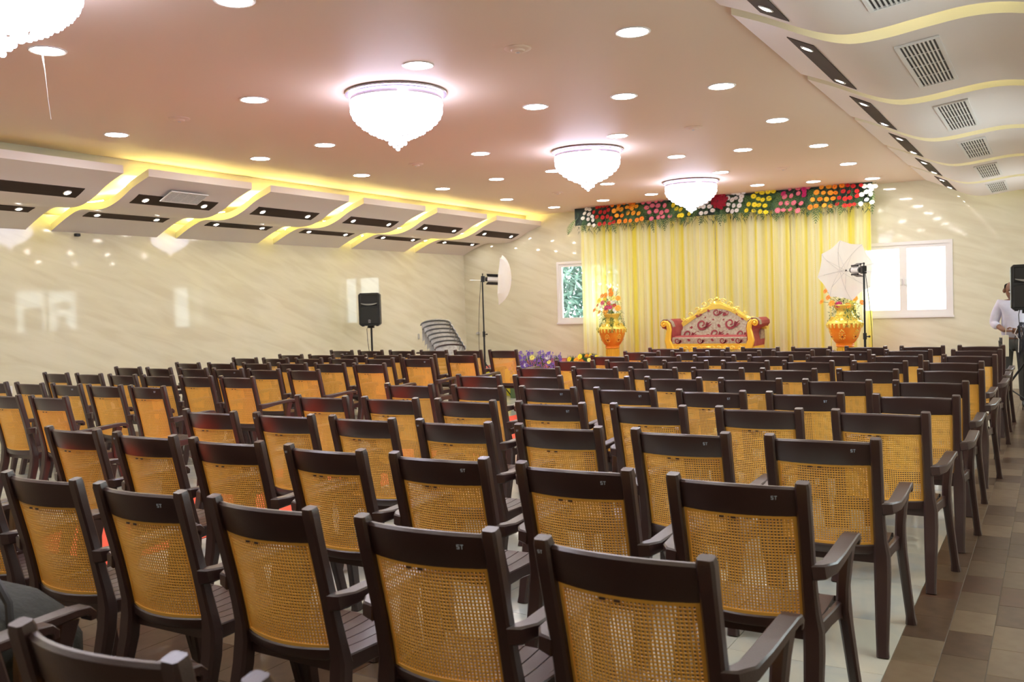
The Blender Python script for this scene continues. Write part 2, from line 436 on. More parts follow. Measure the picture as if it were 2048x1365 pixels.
# left side: eight panels, 1.85 m pitch
yl = [6.72+1.84*k for k in range(-5, 5)]
for y0 in yl:
    y1 = y0+1.52 if y0+1.9 < YB else YB
    p_ = wave_panel('trim_%d' % ti, PL, y0, y1); ti += 1
    slot(p_, PL, -9.05, -9.23, y0+.16, y1-.2, 0); slot(p_, PL, -9.98, -10.12, y0+.16, y1-.2, 0)
    # led strips lying on the back of the panel
    if y0 > 6.5: cove_strip(p_, -9.12, -9.09, y0+.02, y1-.02, interp(PL,-9.1)+.10)
    for yy in (y0+.15, y1-.16):
        for (xa, xb) in [(-10.4,-10.1),(-10.0,-9.7),(-9.6,-9.3)]:
            cove_strip(p_, xa, xb, yy, yy+.012, interp(PL,(xa+xb)/2)+.10)
    if abs(y0-6.72) < .01:
        vent(p_, PL, -8.86, -9.08, 7.18, 7.72, 9, .03)
# surface above the gaps on the left
b = MB(); back = [(x, z+.20) for x, z in PL if x < -9.0]
b.rings([[(x,YF,z),(x,YB,z)] for x, z in [(-9.0, ZC-.001)] + back], cap=False, closed=False)
# give it thickness
o = b.build('trim_%d' % ti, COVEP); ti += 1; struct(o)
sm = o.modifiers.new('thick', 'SOLIDIFY'); sm.thickness = .02; sm.offset = 1
# right side: 2 m pitch
yr = [5.56+2.0*k for k in range(-4, 6)]
for y0 in yr:
    y1 = min(y0+1.78, YB)
    if y0 > YB-.3: continue
    p_ = wave_panel('trim_%d' % ti, PR, y0, y1, .15); ti += 1
    if y1-y0 > 1.5:
        slot(p_, PR, -1.42, -1.26, y0+.25, y1-.12, 1)
        vent(p_, PR, -.80, -.56, y0+.22, y0+1.42, 9)
        slot(p_, PR, -.13, .02, y0+.25, y1-.12, 1)
    for (xa, xb) in [(-1.2,-.9),(-.8,-.5),(-.4,-.1)]:
        cove_strip(p_, xa, xb, y1-.03, y1-.015, interp(PR,(xa+xb)/2)+.16, COVER)
b = MB(); b.rings([[(x,YF,z),(x,YB,z)] for x, z in [(q[0], min(q[1]+.19, ZC-.002)) for q in PR if q[0] > -1.5]], cap=False, closed=False)
o = b.build('trim_%d' % ti, COVEP); ti += 1; struct(o)
sm = o.modifiers.new('thick', 'SOLIDIFY'); sm.thickness = .02; sm.offset = 1

# ------------------------------------------------------------ ceiling fixtures
G = 1.8
dl = {'right-hand': (-1.33, [.2,1.2,2.1,3.16,4.20,5.19,6.23,7.23,8.28]),
      'second-from-right': (-1.78, [2.1,4.10,6.05,8.11]),
      'middle': (-2.23, [.1,1.1,2.08,3.05,4.03,5.03,6.01,6.98,7.99]),
      'third-from-left': (-3.19, [.1,1.1,2.06,3.07,4.03,5.01,6.01,6.96,7.92]),
      'second-from-left': (-3.73, [2.1,4.14,6.08,8.03]),
      'left-hand': (-4.36, [.2,1.2,2.15,3.19,4.23,5.22,6.25,7.28,8.21])}
rim = MB(); rim.lathe([(.095,-.004),(.1125,-.008),(.12,-.003),(.12,.0)], 28); rim = rim.mesh('downlight_rim', WHITE)
dsc = MB(); dsc.lathe([(.0001,-.006),(.1,-.006),(.1,-.001)], 24); dsc = dsc.mesh('diffuser', LEDM)
for nm, (gx, ys) in dl.items():
    ys = sorted(ys, reverse=True)
    for i, gy in enumerate(ys):
        lab = 'round white downlight, %s from the stage in the %s line of lights' % (('closest' if i == 0 else NTH[i]), nm)
        t = thing('downlight', lab, 'ceiling light', (gx*G, gy*G, ZC), 0, 'recessed ceiling downlights')
        put('rim', rim, t); put('diffuser', dsc, t)
        if nm == 'third-from-left' and False: pass
# thin wire hanging from a lamp
b = MB(); b.tube([(-5.73,3.66,ZC-.006),(-5.728,3.665,3.20),(-5.724,3.67,3.14),(-5.719,3.68,2.95),(-5.713,3.69,2.815)], [.006,.006,.003,.002,.002], 6)
tag(b.build('hanging_string', WHITE), 'thin white string hanging down from the downlight at the upper left', 'string')
sd = MB(); sd.lathe([(.0001,-.028),(.03,-.028),(.045,-.022),(.05,-.012),(.085,-.010),(.095,-.004),(.095,0)], 24); sd = sd.mesh('detector_disc', CEIL)
sdl = [(-1.78,3.09,'nearest in the right-hand line'),(-1.78,5.08,'second in the right-hand line'),(-1.78,7.1,'nearest the stage in the right-hand line'),
       (-3.78,3.13,'nearest in the left-hand line'),(-3.76,5.08,'second in the left-hand line'),(-3.77,7.17,'nearest the stage in the left-hand line')]
for gx, gy, lab in sdl:
    t = thing('ceiling_speaker', 'small round ceiling disc, %s of discs' % lab, 'detector', (gx*G, gy*G, ZC), 0, 'small round ceiling discs')
    put('housing', sd, t)
    b = MB(); b.lathe([(.0001,-.033),(.012,-.033),(.016,-.028)], 12); b.build('sensor_tip', SILV, t)

# chandeliers
def chandelier_proto():
    t = thing('chandelier', 'x', 'chandelier')
    b = MB(); b.lathe([(.0001,-.002),(.455,-.002),(.475,-.012),(.470,-.022),(.43,-.026)], 48); b.build('ceiling_plate', CHROME, t)
    b = MB(); b.lathe([(.40,-.03),(.43,-.03),(.43,-.075),(.40,-.075)], 48); b.build('rim_band', CHROME, t)
    b = MB(); b.lathe([(.432,-.034),(.437,-.034),(.437,-.046),(.432,-.046)], 48); b.build('violet_light_ring', VIOL, t)
    tiers = [(.415,-.07,44,.075),(.412,-.125,44,.07),(.395,-.17,42,.06),(.365,-.21,38,.055),(.315,-.255,34,.05),(.25,-.295,28,.05),(.18,-.33,22,.045),(.11,-.36,14,.04),(.055,-.39,8,.035)]
    for k, (r, z, n, ln) in enumerate(tiers):
        b = MB()
        for j in range(n):
            a = 2*PI*(j+.5*(k%2))/n; x, y = r*math.cos(a), r*math.sin(a)
            b.ball((x,y,z-ln*.5), .021, 6, 4, ln/.042)
        stuff(b.build('crystal_tier', CRYS, t, smooth=True))
    b = MB()
    b.lathe([(.0001,-.36),(.14,-.33),(.26,-.28),(.34,-.22),(.385,-.15),(.39,-.07)], 24); b.build('crystal_bowl', CRYS, t)
    b = MB()
    for (x,y,z) in [(0,0,-.468),(.03,.01,-.44),(-.035,.0,-.44),(.0,-.035,-.432),(.06,.03,-.425),(-.06,-.03,-.42),(0,.04,-.43)]: b.ball((x,y,z), .021, 10, 6)
    b.build('crystal_balls', CRYS, t)
    return t
ch = chandelier_proto(); ch.scale = (.885,.885,.98)
chs = [(3.02,'crystal chandelier cut off by the top left corner'),(6.07,'largest fully visible crystal chandelier, left of the others'),(9.65,'middle crystal chandelier between the two others in the row'),(13.16,'crystal chandelier closest to the stage, before the flower garland')]
for i, (y, lab) in enumerate(chs):
    x = -4.67
    if i == 0:
        d = _f*1822.14 + _r2*(5-1024) - _u2*(108-682.5); d *= (2.815-CAMZ)/d.z; x, y = d.x, d.y
    if i == 0: ch.location = (x, y, ZC); ch['label'] = lab; ch['group'] = 'crystal ceiling chandeliers'
    else: dup(ch, (x, y, ZC), 0, lab, 'crystal ceiling chandeliers')

# ------------------------------------------------------------ stage and carpet
STY = 12.95
b = MB(); b.box(-8.7, -1.75, STY, YB-.002, 0, STZ); 
st = b.build('stage', M('stage_carpet', (0.42,0.08,0.06), 0.9, bump=(300,.4)), smooth=False); tag(st, 'low stage platform under the sofa in front of the yellow curtain', 'stage')
b = MB(); n = 260
b.rings([[( -8.72+7.0*i/n, STY-.012-.012*math.sin(i*1.35)-.006*math.sin(i*.53), z) for i in range(n+1)] for z in (.0,.15,.3,STZ+.005)], cap=False, closed=False)
sk = b.build('stage_skirt', CLOTH_Y, st); sm = sk.modifiers.new('t','SOLIDIFY'); sm.thickness = .004
b = MB(); b.box(-6.33, -4.88, 2.6, 10.75, 0.0005, .006)
tag(b.build('aisle_carpet', RED, smooth=False), 'bright red carpet runner along the aisle between both seat blocks', 'carpet')

# ------------------------------------------------------------ chairs
def bow(x, k): return -k*(1-(x/.20)**2)
def post_y(z):     # centre line of the back post
    P = [(.90,.018),(.80,.040),(.62,.084),(.46,.118),(.40,.124),(.30,.112),(.15,.068),(0,.030)]
    for i in range(len(P)-1):
        if P[i][0] >= z >= P[i+1][0]:
            t = (P[i][0]-z)/(P[i][0]-P[i+1][0]); return P[i][1]+(P[i+1][1]-P[i][1])*t
    return P[0][1]
def chair_proto():
    t = thing('armchair', 'x', 'chair')
    for s in (-1, 1):
        b = MB(); zs = [.90,.885,.80,.70,.62,.54,.46,.40,.32,.22,.12,.03,0]
        ww = [.040,.046,.044,.044,.044,.046,.05,.062,.062,.058,.052,.046,.048]; hh = [.034,.040,.038,.038,.040,.042,.046,.055,.055,.05,.045,.04,.042]
        xs = [.2125,.2125,.2125,.2115,.2105,.210,.212,.216,.218,.220,.222,.224,.226]
        b.sweep([(s*xs[i], post_y(z), z) for i, z in enumerate(zs)], ww, hh, up=(0,1,0), c=.18, side=(1,0,0))
        b.build('back_leg', CHBR, t)
    # top rail
    def band(xw, ztop, zbot, th, kb, crown, nx=10, y_add=0.0):
        rs = []
        for i in range(nx+1):
            x = -xw + 2*xw*i/nx; zt = ztop + crown*(1-(x/xw)**2); zb = zbot + (crown*.0)*(1-(x/xw)**2)
            yt = post_y(min(.9,zt)) + .012 + y_add + bow(x, kb); yb = post_y(zb) + .012 + y_add + bow(x, kb)
            c = th*.3
            rs.append([(x, yt-th/2, zt-c),(x, yt-th/2+c, zt),(x, yt+th/2-c, zt),(x, yt+th/2, zt-c),(x, yb+th/2, zb+c),(x, yb+th/2-c, zb),(x, yb-th/2+c, zb),(x, yb-th/2, zb+c)])
        return rs
    b = MB(); b.rings(band(.196, .881, .782, .025, .046, .007)); b.build('top_rail', CHBR, t)
    b = MB(); b.rings(band(.196, .443, .398, .024, .050, -.004)); b.build('lower_rail', CHBR, t)
    # cane panel: real lattice
    zt, zb = .786, .437; xh = .186
    def PX(x, z, off=0.0):
        k = .046 + (.050-.046)*(zt-z)/(zt-zb)
        return (x, post_y(z)+.012+bow(x, k)+off, z)
    b = MB(); pitch = .0102; wd = .0024
    nv = int(2*xh/pitch)
    for i in range(1, nv):
        x = -xh + 2*xh*i/nv
        rs = []
        for j in range(5):
            z = zb + (zt-zb)*j/4
            rs.append([PX(x-wd,z,-.0010),PX(x+wd,z,-.0010),PX(x+wd,z,.0012),PX(x-wd,z,.0012)])
        b.rings(rs, cap=False)
    nh = int((zt-zb)/pitch)
    for j in range(1, nh):
        z = zb + (zt-zb)*j/nh; rs = []
        for i in range(9):
            x = -xh + 2*xh*i/8
            rs.append([PX(x,z-wd,-.0008),PX(x,z-.0003,-.0026),PX(x,z+wd,-.0008),PX(x,z+wd,.001),PX(x,z-wd,.001)])
        b.rings(rs, cap=False)
    b.build('cane_panel', CANE, t, smooth=False)
    b = MB(); fr = .011
    rim_ = []
    N = 10
    for i in range(N+1): rim_.append((-xh+2*xh*i/N, zt-fr/2))
    for j in range(1, 6): rim_.append((xh, zt-fr/2-(zt-zb-fr)*j/5))
    for i in range(1, N+1): rim_.append((xh-2*xh*i/N, zb+fr/2))
    for j in range(1, 6): rim_.append((-xh, zb+fr/2+(zt-zb-fr)*j/5))
    rr = []
    for k in range(len(rim_)):
        x, z = rim_[k]
        sx = (1 if x > xh-.001 else -1 if x < -xh+.001 else 0); sz = (1 if z > zt-fr/2-.001 else -1 if z < zb+fr/2+.001 else 0)
        rr.append([PX(x-sx*fr, z-sz*fr/2, -.007), PX(x, z+sz*fr/2, -.007), PX(x, z+sz*fr/2, .003), PX(x-sx*fr, z-sz*fr/2, .003)])
    b.rings(rr, cap=False, closed=True)
    b.build('panel_frame', CANE, t, smooth=False)
    b = MB()
    for x in (-.045, -.005): b.box(x-.008, x+.008, PX(x,zt)[1]-.0085, PX(x,zt)[1]-.006, zt-.0155, zt-.0095)
    b.build('panel_notch_shade', CHBR, t, smooth=False)  # dark boxes standing in for the shade of two small notches
    # seat: slats joined by front and back bars, skirt
    b = MB(); nsl = 8; sw = .43/nsl
    def zs_(y): 
        t_ = (y-.12)/.38
        return .418 - .012*math.sin(PI*min(1,t_)) + (0 if t_ < .9 else -.035*((t_-.9)/.1)**2)
    ys = [.16,.22,.28,.34,.40,.46]
    for k in range(nsl):
        x0 = -.215+k*sw+.0022; x1 = x0+sw-.0044
        b.rings([[(x0,y,zs_(y)-.012),(x1,y,zs_(y)-.012),(x1,y,zs_(y)),(x0,y,zs_(y))] for y in ys])
    for (ya, yb) in [(.115,.16),(.46,.505)]:
        m_ = (ya+yb)/2
        b.rings([[(-.218,y,zs_(y)-.02),(.218,y,zs_(y)-.02),(.218,y,zs_(y)),(-.218,y,zs_(y))] for y in (ya,m_,yb)])
    b.rings([[(-.215,.50,.375),(.215,.50,.375),(.215,.512,.38),(-.215,.512,.38)],[(-.218,.498,.392),(.218,.498,.392),(.218,.508,.392),(-.218,.508,.392)]])
    b.box(-.2,.2,.128,.136,.36,.41)
    for s in (-1,1):
        b.sweep([(s*.224,.12,.392),(s*.236,.25,.398),(s*.242,.36,.394),(s*.248,.44,.380)], [.022]*4, [.055,.048,.055,.085], c=.2)
    b.build('seat', CHBR, t, angle=30)
    for s in (-1, 1):
        b = MB()
        b.sweep([(s*.222,.078,.602),(s*.250,.088,.606),(s*.268,.125,.612),(s*.273,.22,.622),(s*.274,.34,.630),(s*.274,.44,.634),(s*.274,.478,.631),(s*.274,.492,.618),(s*.274,.493,.600)],
                [.034,.046,.054,.056,.056,.056,.056,.054,.048], [.052,.050,.040,.032,.028,.026,.026,.024,.02], c=.14)
        b.build('armrest', CHBR, t)
        b = MB()
        b.sweep([(s*.266,.425,.618),(s*.262,.410,.55),(s*.256,.405,.47),(s*.254,.415,.40),(s*.258,.435,.33),(s*.270,.465,.18),(s*.282,.492,.04),(s*.284,.496,.008),(s*.285,.498,0)],
                [.050,.044,.040,.042,.038,.036,.036,.044,.046], [.070,.060,.058,.075,.058,.052,.05,.056,.058], up=(0,1,0), c=.2, side=(1,0,0))
        b.build('front_leg', CHBR, t)
    return t
ch0 = chair_proto()
# small painted "ST" mark, as flat strokes 0.4 mm proud
def mark_mesh(h, name):
    b = MB(); s = h/5
    def st(x0,x1,z0,z1): b.box(x0*s, x1*s, -.0006, 0, z0*s, z1*s)
    for q in [(0,3,4.2,5),(0,.8,2.9,4.4),(0,3,2.1,2.9),(2.2,3,.6,2.3),(0,3,0,.8)]: st(*q)      # S
    for q in [(3.9,7.3,4.2,5),(5.2,6.0,0,4.4)]: st(*q)                                            # T
    return b.mesh(name, PAINT, smooth=False)
mk_rail = mark_mesh(.013, 'painted_mark'); mk_post = mark_mesh(.009, 'painted_mark')
RIGHT = {
 'O': [(-0.885,0.985),(-1.5,0.982),(-2.115,0.985),(-2.705,1.12)],
 'A': [(-0.891,1.943),(-1.48,1.96),(-2.116,1.973),(-2.704,1.981),(-3.285,1.989),(-3.89,2.0),(-4.5,2.0)],
 'B': [(-0.896,2.867),(-1.497,2.884),(-2.106,2.905),(-2.712,2.91),(-3.334,2.924),(-3.926,2.931),(-4.55,2.953)],
 'C': [(-0.84,3.866),(-1.456,3.855),(-2.067,3.845),(-2.675,3.84),(-3.277,3.828),(-3.859,3.821),(-4.474,3.813)],
 'D': [(-0.763,4.826),(-1.37,4.819),(-1.997,4.798),(-2.613,4.774),(-3.229,4.774),(-3.821,4.759),(-4.412,4.742)],
 'E': [(-0.699,5.666),(-1.325,5.665),(-1.924,5.681),(-2.537,5.696),(-3.134,5.694),(-3.722,5.675),(-4.372,5.694)],
 'F': [(-0.724,6.615),(-1.322,6.605),(-1.939,6.615),(-2.536,6.613),(-3.129,6.614),(-3.731,6.618),(-4.312,6.605)],
 'G': [(-0.694,7.641),(-1.288,7.604),(-1.904,7.596),(-2.508,7.604),(-3.10,7.596),(-3.67,7.584),(-4.255,7.568)],
 'H': [(-0.753,8.572),(-1.346,8.571),(-1.965,8.569),(-2.547,8.548),(-3.134,8.526),(-3.755,8.504),(-4.336,8.498)],
 'I': [(-0.701,9.503),(-1.328,9.468),(-1.948,9.441),(-2.537,9.403),(-3.125,9.386),(-3.72,9.357),(-4.318,9.328)],
 'J': [(-0.698,10.379),(-1.34,10.368),(-1.936,10.329),(-2.526,10.318),(-3.10,10.256),(-3.696,10.223),(-4.28,10.174)],
 'K': [(-0.707,11.206),(-1.295,11.146),(-1.89,11.105),(-2.49,11.057),(-3.09,11.029),(-3.68,10.948),(-4.265,10.913)]}
LEFT = {
 'P': [(-6.704,4.173),(-7.3,4.173)],
 'Q': [(-6.70,5.06),(-7.26,5.05),(-7.822,5.05),(-8.40,5.05),(-9.0,5.05)],
 'R': [(-6.702,6.062),(-7.26,6.048),(-7.82,6.045),(-8.40,6.057),(-9.02,6.095),(-9.64,6.111)],
 'S': [(-6.70,6.955),(-7.28,6.962),(-7.86,6.99),(-8.42,6.984),(-9.0,6.979),(-9.62,7.022)],
 'T': [(-6.61,7.903),(-7.19,7.897),(-7.751,7.868),(-8.33,7.855),(-8.91,7.817),(-9.49,7.797)],
 'U': [(-6.63,8.829),(-7.20,8.807),(-7.76,8.773),(-8.33,8.759),(-8.92,8.754),(-9.53,8.786)],
 'V': [(-6.493,9.564),(-7.098,9.553),(-7.658,9.548),(-8.232,9.536),(-8.82,9.531),(-9.40,9.526)],
 'W': [(-6.48,10.569),(-7.05,10.567),(-7.625,10.553),(-8.20,10.55),(-8.79,10.56),(-9.38,10.584)]}
RAILM = {'A2','A4','B1','B2','B3','C1','C2','D4','E2','E3','E4','E5','J3','Q1','Q3','S3','W5','W6','U1','V3'}
POSTM = {'A1','B4','B6','C3','C4','C6','D3','E7','F1','F2','F3','F4','F5','G1','G2','G3','G4','G5','G6','G7','H2','H3','H4','H5','I1','I2','I3','I4','I5','J2','K2','K3','R1','T1','S1'}
cnt = 0
def place(code, x, y, label, group):
    global cnt
    rz = math.radians(random.uniform(-2.2, 2.2))
    if cnt == 0:
        ch0.location = (x,y,0); ch0.rotation_euler = (0,0,rz); ch0['label'] = label; ch0['group'] = group; o = ch0
        KIDS[ch0.name] = list(ch0.children)
    else: o = dup(ch0, (x,y,0), rz, label, group)
    cnt += 1
    if code in RAILM:
        xx = .118; z = .842; put('painted_mark', mk_rail, o, (xx, post_y(z)+.012+bow(xx,.046)-.0135, z), (.22, 0, .27))
    if code in POSTM:
        z = .862; put('painted_mark', mk_post, o, (-.2215, post_y(z)-.0203, z), (.20, 0, 0))
rr_ = list(RIGHT.keys()); lr_ = list(LEFT.keys())
def seatword(i, n, a, b_):
    if i == 0: return a
    if i == n-1: return b_
    return '%s seat from the %s' % (NTH[i], 'right')
for blk, rows, side in ((RIGHT, rr_, 'right'), (LEFT, lr_, 'left')):
    for ri, k in enumerate(rows):
        n = len(blk[k])
        for i, (x, y) in enumerate(blk[k]):
            rw = ('nearest row' if ri == 0 else '%s row from camera' % NTH[ri] if ri < len(rows)-1 else 'row closest to the stage')
            sw = 'rightmost seat' if i == 0 else '%s seat from right' % NTH[i]
            lab = 'dark brown cane-back armchair, %s block, %s, %s' % (side, rw, sw)
            place('%s%d' % (k, i+1), x, y, lab, 'plastic armchairs of the %s block' % side)

# ------------------------------------------------------------ curtain backdrop
CY = 15.42
CURT = sheer('curtain_sheer', (0.95,0.93,0.60), (0.94,0.83,0.11), 0.16, 8.0)  # saturated bands paint in the doubled, lit pleats
CURT2 = sheer('curtain_lining', (0.90,0.85,0.55), (0.92,0.88,0.62), 0.05, 3.0)
xs_c = [-7.64,-6.94,-6.35,-5.06,-3.77,-2.50]
lab_c = ['narrow yellow sheer curtain behind the left golden urn','narrow yellow sheer curtain between left urn and sofa','yellow sheer curtain behind the left half of the sofa','yellow sheer curtain just right of centre, behind the sofa arm','yellow sheer curtain behind the right golden urn and umbrella']
GB = M('gold_bead', (0.85,0.72,0.35), 0.3, metal=0.4); PB = M('pearl_bead', (0.88,0.82,0.68), 0.3)
strings = [-7.54,-7.21,-6.94,-6.71,-6.36,-6.17,-5.58,-5.32,-4.91,-4.3,-4.04,-3.67,-3.38,-3.12,-2.51]
bead = {}
for nm, mt_ in (('g', GB), ('p', PB)):
    b = MB(); b.tube([(0,0,STZ+.03),(0,0,3.05)], .0016, 4)
    z = STZ+.04
    while z < 3.05:
        b.oct((0,0,z), .0065, .009); z += .034
    bead[nm] = b.mesh('bead_string', mt_, smooth=False)
for c in range(5):
    x0, x1 = xs_c[c], xs_c[c+1]
    n = int((x1-x0)/.011); rs = []
    ph = random.random()*9
    def yy(x, z):
        return CY + .022*math.sin(x*52+ph+1.4*math.sin(x*6+c)) + .012*math.sin(x*23+ph*2) + .01*math.sin(x*9+z*.7) 
    for z in [STZ+.01,.7,1.0,1.4,1.8,2.2,2.6,2.9,3.22]:
        rs.append([(x0+.006+(x1-x0-.012)*i/n, yy(x0+(x1-x0)*i/n, z), z) for i in range(n+1)])
    b = MB(); b.rings(rs, cap=False, closed=False)
    o = b.build('curtain', CURT); tag(o, lab_c[c], 'curtain', 'yellow sheer stage curtains')
    for sx in strings:
        if x0-.02 <= sx < x1-.015: put('bead_string', bead['g' if int(sx*100) % 2 else 'p'], o, (sx, CY-.05, 0))
# small brass curtain rod
b = MB(); b.tube([(-7.7,CY,3.235),(-2.46,CY,3.235)], .014, 10); tag(b.build('curtain_rod', SILV), 'metal rod carrying the yellow stage curtains under the ceiling', 'curtain rod')

# ------------------------------------------------------------ floral valance
def petal_flower(name, col, ccol, r, npet=14, layers=2, cup=.25, mts=None):
    b = MB()
    for L in range(layers):
        rr = r*(1-.28*L)
        for k in range(npet):
            a = 2*PI*(k+.5*L)/npet; w_ = 2*PI/npet*.40
            zc = .002+L*.004
            p = []
            for (q, ww, zz) in [(.18,.25,0),(.62,1.0,.10),(.88,.85,.16),(1.0,.3,.15)]:
                for s in (-1,1):
                    aa = a + s*w_*ww*(.9 if q > .3 else 1.2)
                    p.append((rr*q*math.cos(aa), rr*q*math.sin(aa), zc + rr*cup*zz*4*.35 + .002*random.random()))
            b.add(p, [(0,1,3,2),(2,3,5,4),(4,5,7,6)])
    b.cur = 1; b.ball((0,0,.005), r*.17, 8, 4, .6)
    return b.mesh(name, mts or [M(name+'_petal', col, .55, spec=.3), M(name+'_eye', ccol, .7)], smooth=False)
FL = {'white': petal_flower('gerbera_white', (.90,.87,.80), (.85,.8,.45), .048),
      'red': petal_flower('gerbera_red', (.62,.02,.02), (.25,.01,.01), .045),
      'orange': petal_flower('gerbera_orange', (.93,.27,.015), (.5,.12,.01), .05),
      'orange2': petal_flower('gerbera_light_orange', (.95,.40,.03), (.9,.5,.05), .052),
      'pink': petal_flower('gerbera_pink', (.85,.20,.27), (.9,.5,.45), .052),
      'magenta': petal_flower('gerbera_magenta', (.60,.02,.16), (.4,.02,.08), .05),
      'yellow': petal_flower('gerbera_yellow', (.95,.78,.03), (.8,.5,.03), .05),
      'rose': petal_flower('rose_crimson', (.32,.005,.02), (.2,.0,.01), .036, 7, 3, .6),
      'purple': petal_flower('aster_purple', (.19,.10,.45), (.3,.2,.5), .03, 8, 2, .6),
      'daisy': petal_flower('daisy_yellow', (.95,.85,.22), (.75,.6,.05), .042)}
val = thing('floral_valance', 'long garland of mixed gerberas and palm leaves above the curtain', 'flower garland', (-5.07, CY-.05, 2.9))
def on(x, y, Y):     # point of the photograph's ray in the plane Y
    d = _f*1822.14 + _r2*(x-1024) - _u2*(y-682.5); q = d*(Y/d.y); return Vector((q.x, Y, q.z+CAMZ))
VY = CY-.165
b = MB(); b.box(-7.72+5.07, -2.47+5.07, -.02, .0, .06, ZC-2.9-.002); b.build('backing_board', BOARD, val, smooth=False)
c2 = {'white':[(130,390),(165,395),(110,440),(160,450),(90,495),(150,505),(195,475),(205,515),(160,565),(215,575),(1415,365),(1460,360),(1500,310),(1540,280),(1530,360),(1435,437),(1490,432),(1565,405),(1740,265),(1790,285),(1830,265),(1805,205),(1855,210),(1920,195),(1895,245),(1885,290),(1745,335),(1805,350),(1870,350),(1740,400),(1790,415),(1840,405)],
 'red':[(215,425),(250,370),(285,355),(325,350),(370,350),(290,425),(340,425),(380,400),(250,480),(315,485),(370,475),(410,495),(280,560),(335,555),(395,555),(440,540)],
 'orange':[(425,345),(500,350),(560,320),(630,320),(670,320),(625,370),(535,465),(505,530),(575,525),(630,522),(705,515),(760,500)],
 'orange2':[(445,410),(490,385),(525,395),(590,370),(660,350),(700,360),(475,465),(605,435),(665,435),(725,440),(650,385)],
 'pink':[(775,315),(840,308),(925,300),(990,283),(880,352),(945,352),(1022,350),(815,375),(845,425),(925,412),(985,430),(1045,412),(870,500),(950,482),(1000,475),(1080,468)],
 'yellow':[(1120,345),(1155,385),(1205,395),(1185,465),(1215,460),(1300,445),(1340,380)]}
c3 = {'yellow':[(365,190),(420,205),(490,190),(550,190),(325,245),(380,275),(430,285),(500,270),(270,335),(335,340),(385,345),(455,352),(245,405),(325,410),(400,418),(465,425)],
 'pink':[(742,160),(830,155),(945,140),(680,250),(755,240),(835,212),(635,325),(705,322),(783,318),(867,325),(600,405),(665,400),(742,393),(830,408)],
 'magenta':[(895,165),(665,215),(900,230),(905,195)],
 'orange':[(1250,135),(1330,120),(1258,205),(1080,278),(1230,270),(970,370),(1035,355),(1200,355)],
 'orange2':[(1100,140),(1182,135),(1042,200),(1120,205),(1200,205),(997,282),(1155,278),(1130,348)],
 'red':[(1395,120),(1458,128),(1548,118),(1345,188),(1410,195),(1500,185),(1300,262),(1365,272),(1420,262),(1505,240),(1277,332),(1362,350),(1420,345),(1470,335)],
 'white':[(1585,130),(1645,125),(1705,130),(1665,168),(1610,195),(1555,225),(1660,220),(1545,330),(1612,282),(1672,312)]}
stems = MB()
def vflower(kind, P, tilt=1.0, s=1.0):
    L = P - Vector(val.location)
    rx = PI/2 - .35 + random.uniform(-.25,.25)
    o = put('gerbera', FL[kind], val, L, (rx, random.uniform(-.3,.3), random.uniform(-.35,.35)))
    k = s*random.uniform(.78,1.0); o.scale = (k,k,k)
    top = L + Vector((random.uniform(-.01,.05), .06, random.uniform(.10,.2))); top.z = min(top.z, ZC-2.9-.02)
    stems.tube([tuple(L+Vector((0,.012,0))), tuple((L+top)/2+Vector((0,.0,.01))), tuple(top)], .0028, 5)
for kind, lst in c2.items():
    for (cx_, cy_) in lst: vflower(kind, on(1150+cx_*.1758, 350+cy_*.1758, VY-random.uniform(0,.05)))
for kind, lst in c3.items():
    for (cx_, cy_) in lst: vflower(kind, on(1450+cx_*.1758, 350+cy_*.1758, VY-random.uniform(0,.05)))
rc = on(1150+1650*.1758, 350+288*.1758, VY-.03)
for k in range(26):
    a = k*2.4; r = .135*math.sqrt((k+.5)/26)
    L = rc - Vector(val.location) + Vector((r*math.cos(a), -.06*math.sqrt(max(0,1-(r/.15)**2)), r*math.sin(a)*1.05))
    put('rose', FL['rose'], val, L, (PI/2 - math.sin(a)*r*3, 0, math.cos(a)*r*4))
stuff(stems.build('flower_stems', LEAF2, val))
# palm fronds
def frond(b, p, ang, ln, n=12, wid=.16):
    d = Vector((math.sin(ang), -.12, -math.cos(ang)))
    pts = [Vector(p) + d*ln*t + Vector((0,-.04*math.sin(PI*t), -.10*ln*t*t)) for t in [i/n for i in range(n+1)]]
    b.tube(pts, .003, 4)
    for i in range(1, n+1):
        q = pts[i]; wl = wid*math.sin(PI*(.15+.8*i/n))
        for s in (-1,1):
            s_ = Vector((math.cos(ang)*s, random.uniform(-.2,.1), math.sin(ang)*s*1.0)); e = (s_*.75 + d*.75).normalized()
            t_ = q + e*wl; nn = Vector((d.x,0,d.z))*.007
            b.add([q+nn, q-nn, q+e*wl*.55-nn*1.2+Vector((0,-.006,0)), t_, q+e*wl*.55+nn*1.2+Vector((0,-.006,0))], [(0,1,2,4),(4,2,3)])
for k in range(40):
    x = -2.6 + 5.2*k/39 + random.uniform(-.03,.03)
    b = MB(); frond(b, (x, -.045-random.random()*.02, .16+random.random()*.14), random.uniform(-.7,.7), random.uniform(.24,.36), 9, random.uniform(.07,.12))
    b.build('palm_leaf', LEAF if k % 3 else LEAF2, val, smooth=False)
for px in (1276, 1335, 1352, 1480, 1545, 1615, 1560, 1500):
    L = on(px, 400-(px-1276)*.05, VY) - Vector(val.location)
    for a in (-.9,-.3,.4,1.0):
        b = MB(); frond(b, (L.x, -.055, min(L.z+.08,.34)), a, .34, 10, .12); b.build('palm_leaf', LEAF2 if a > 0 else LEAF, val, smooth=False)
b = MB()
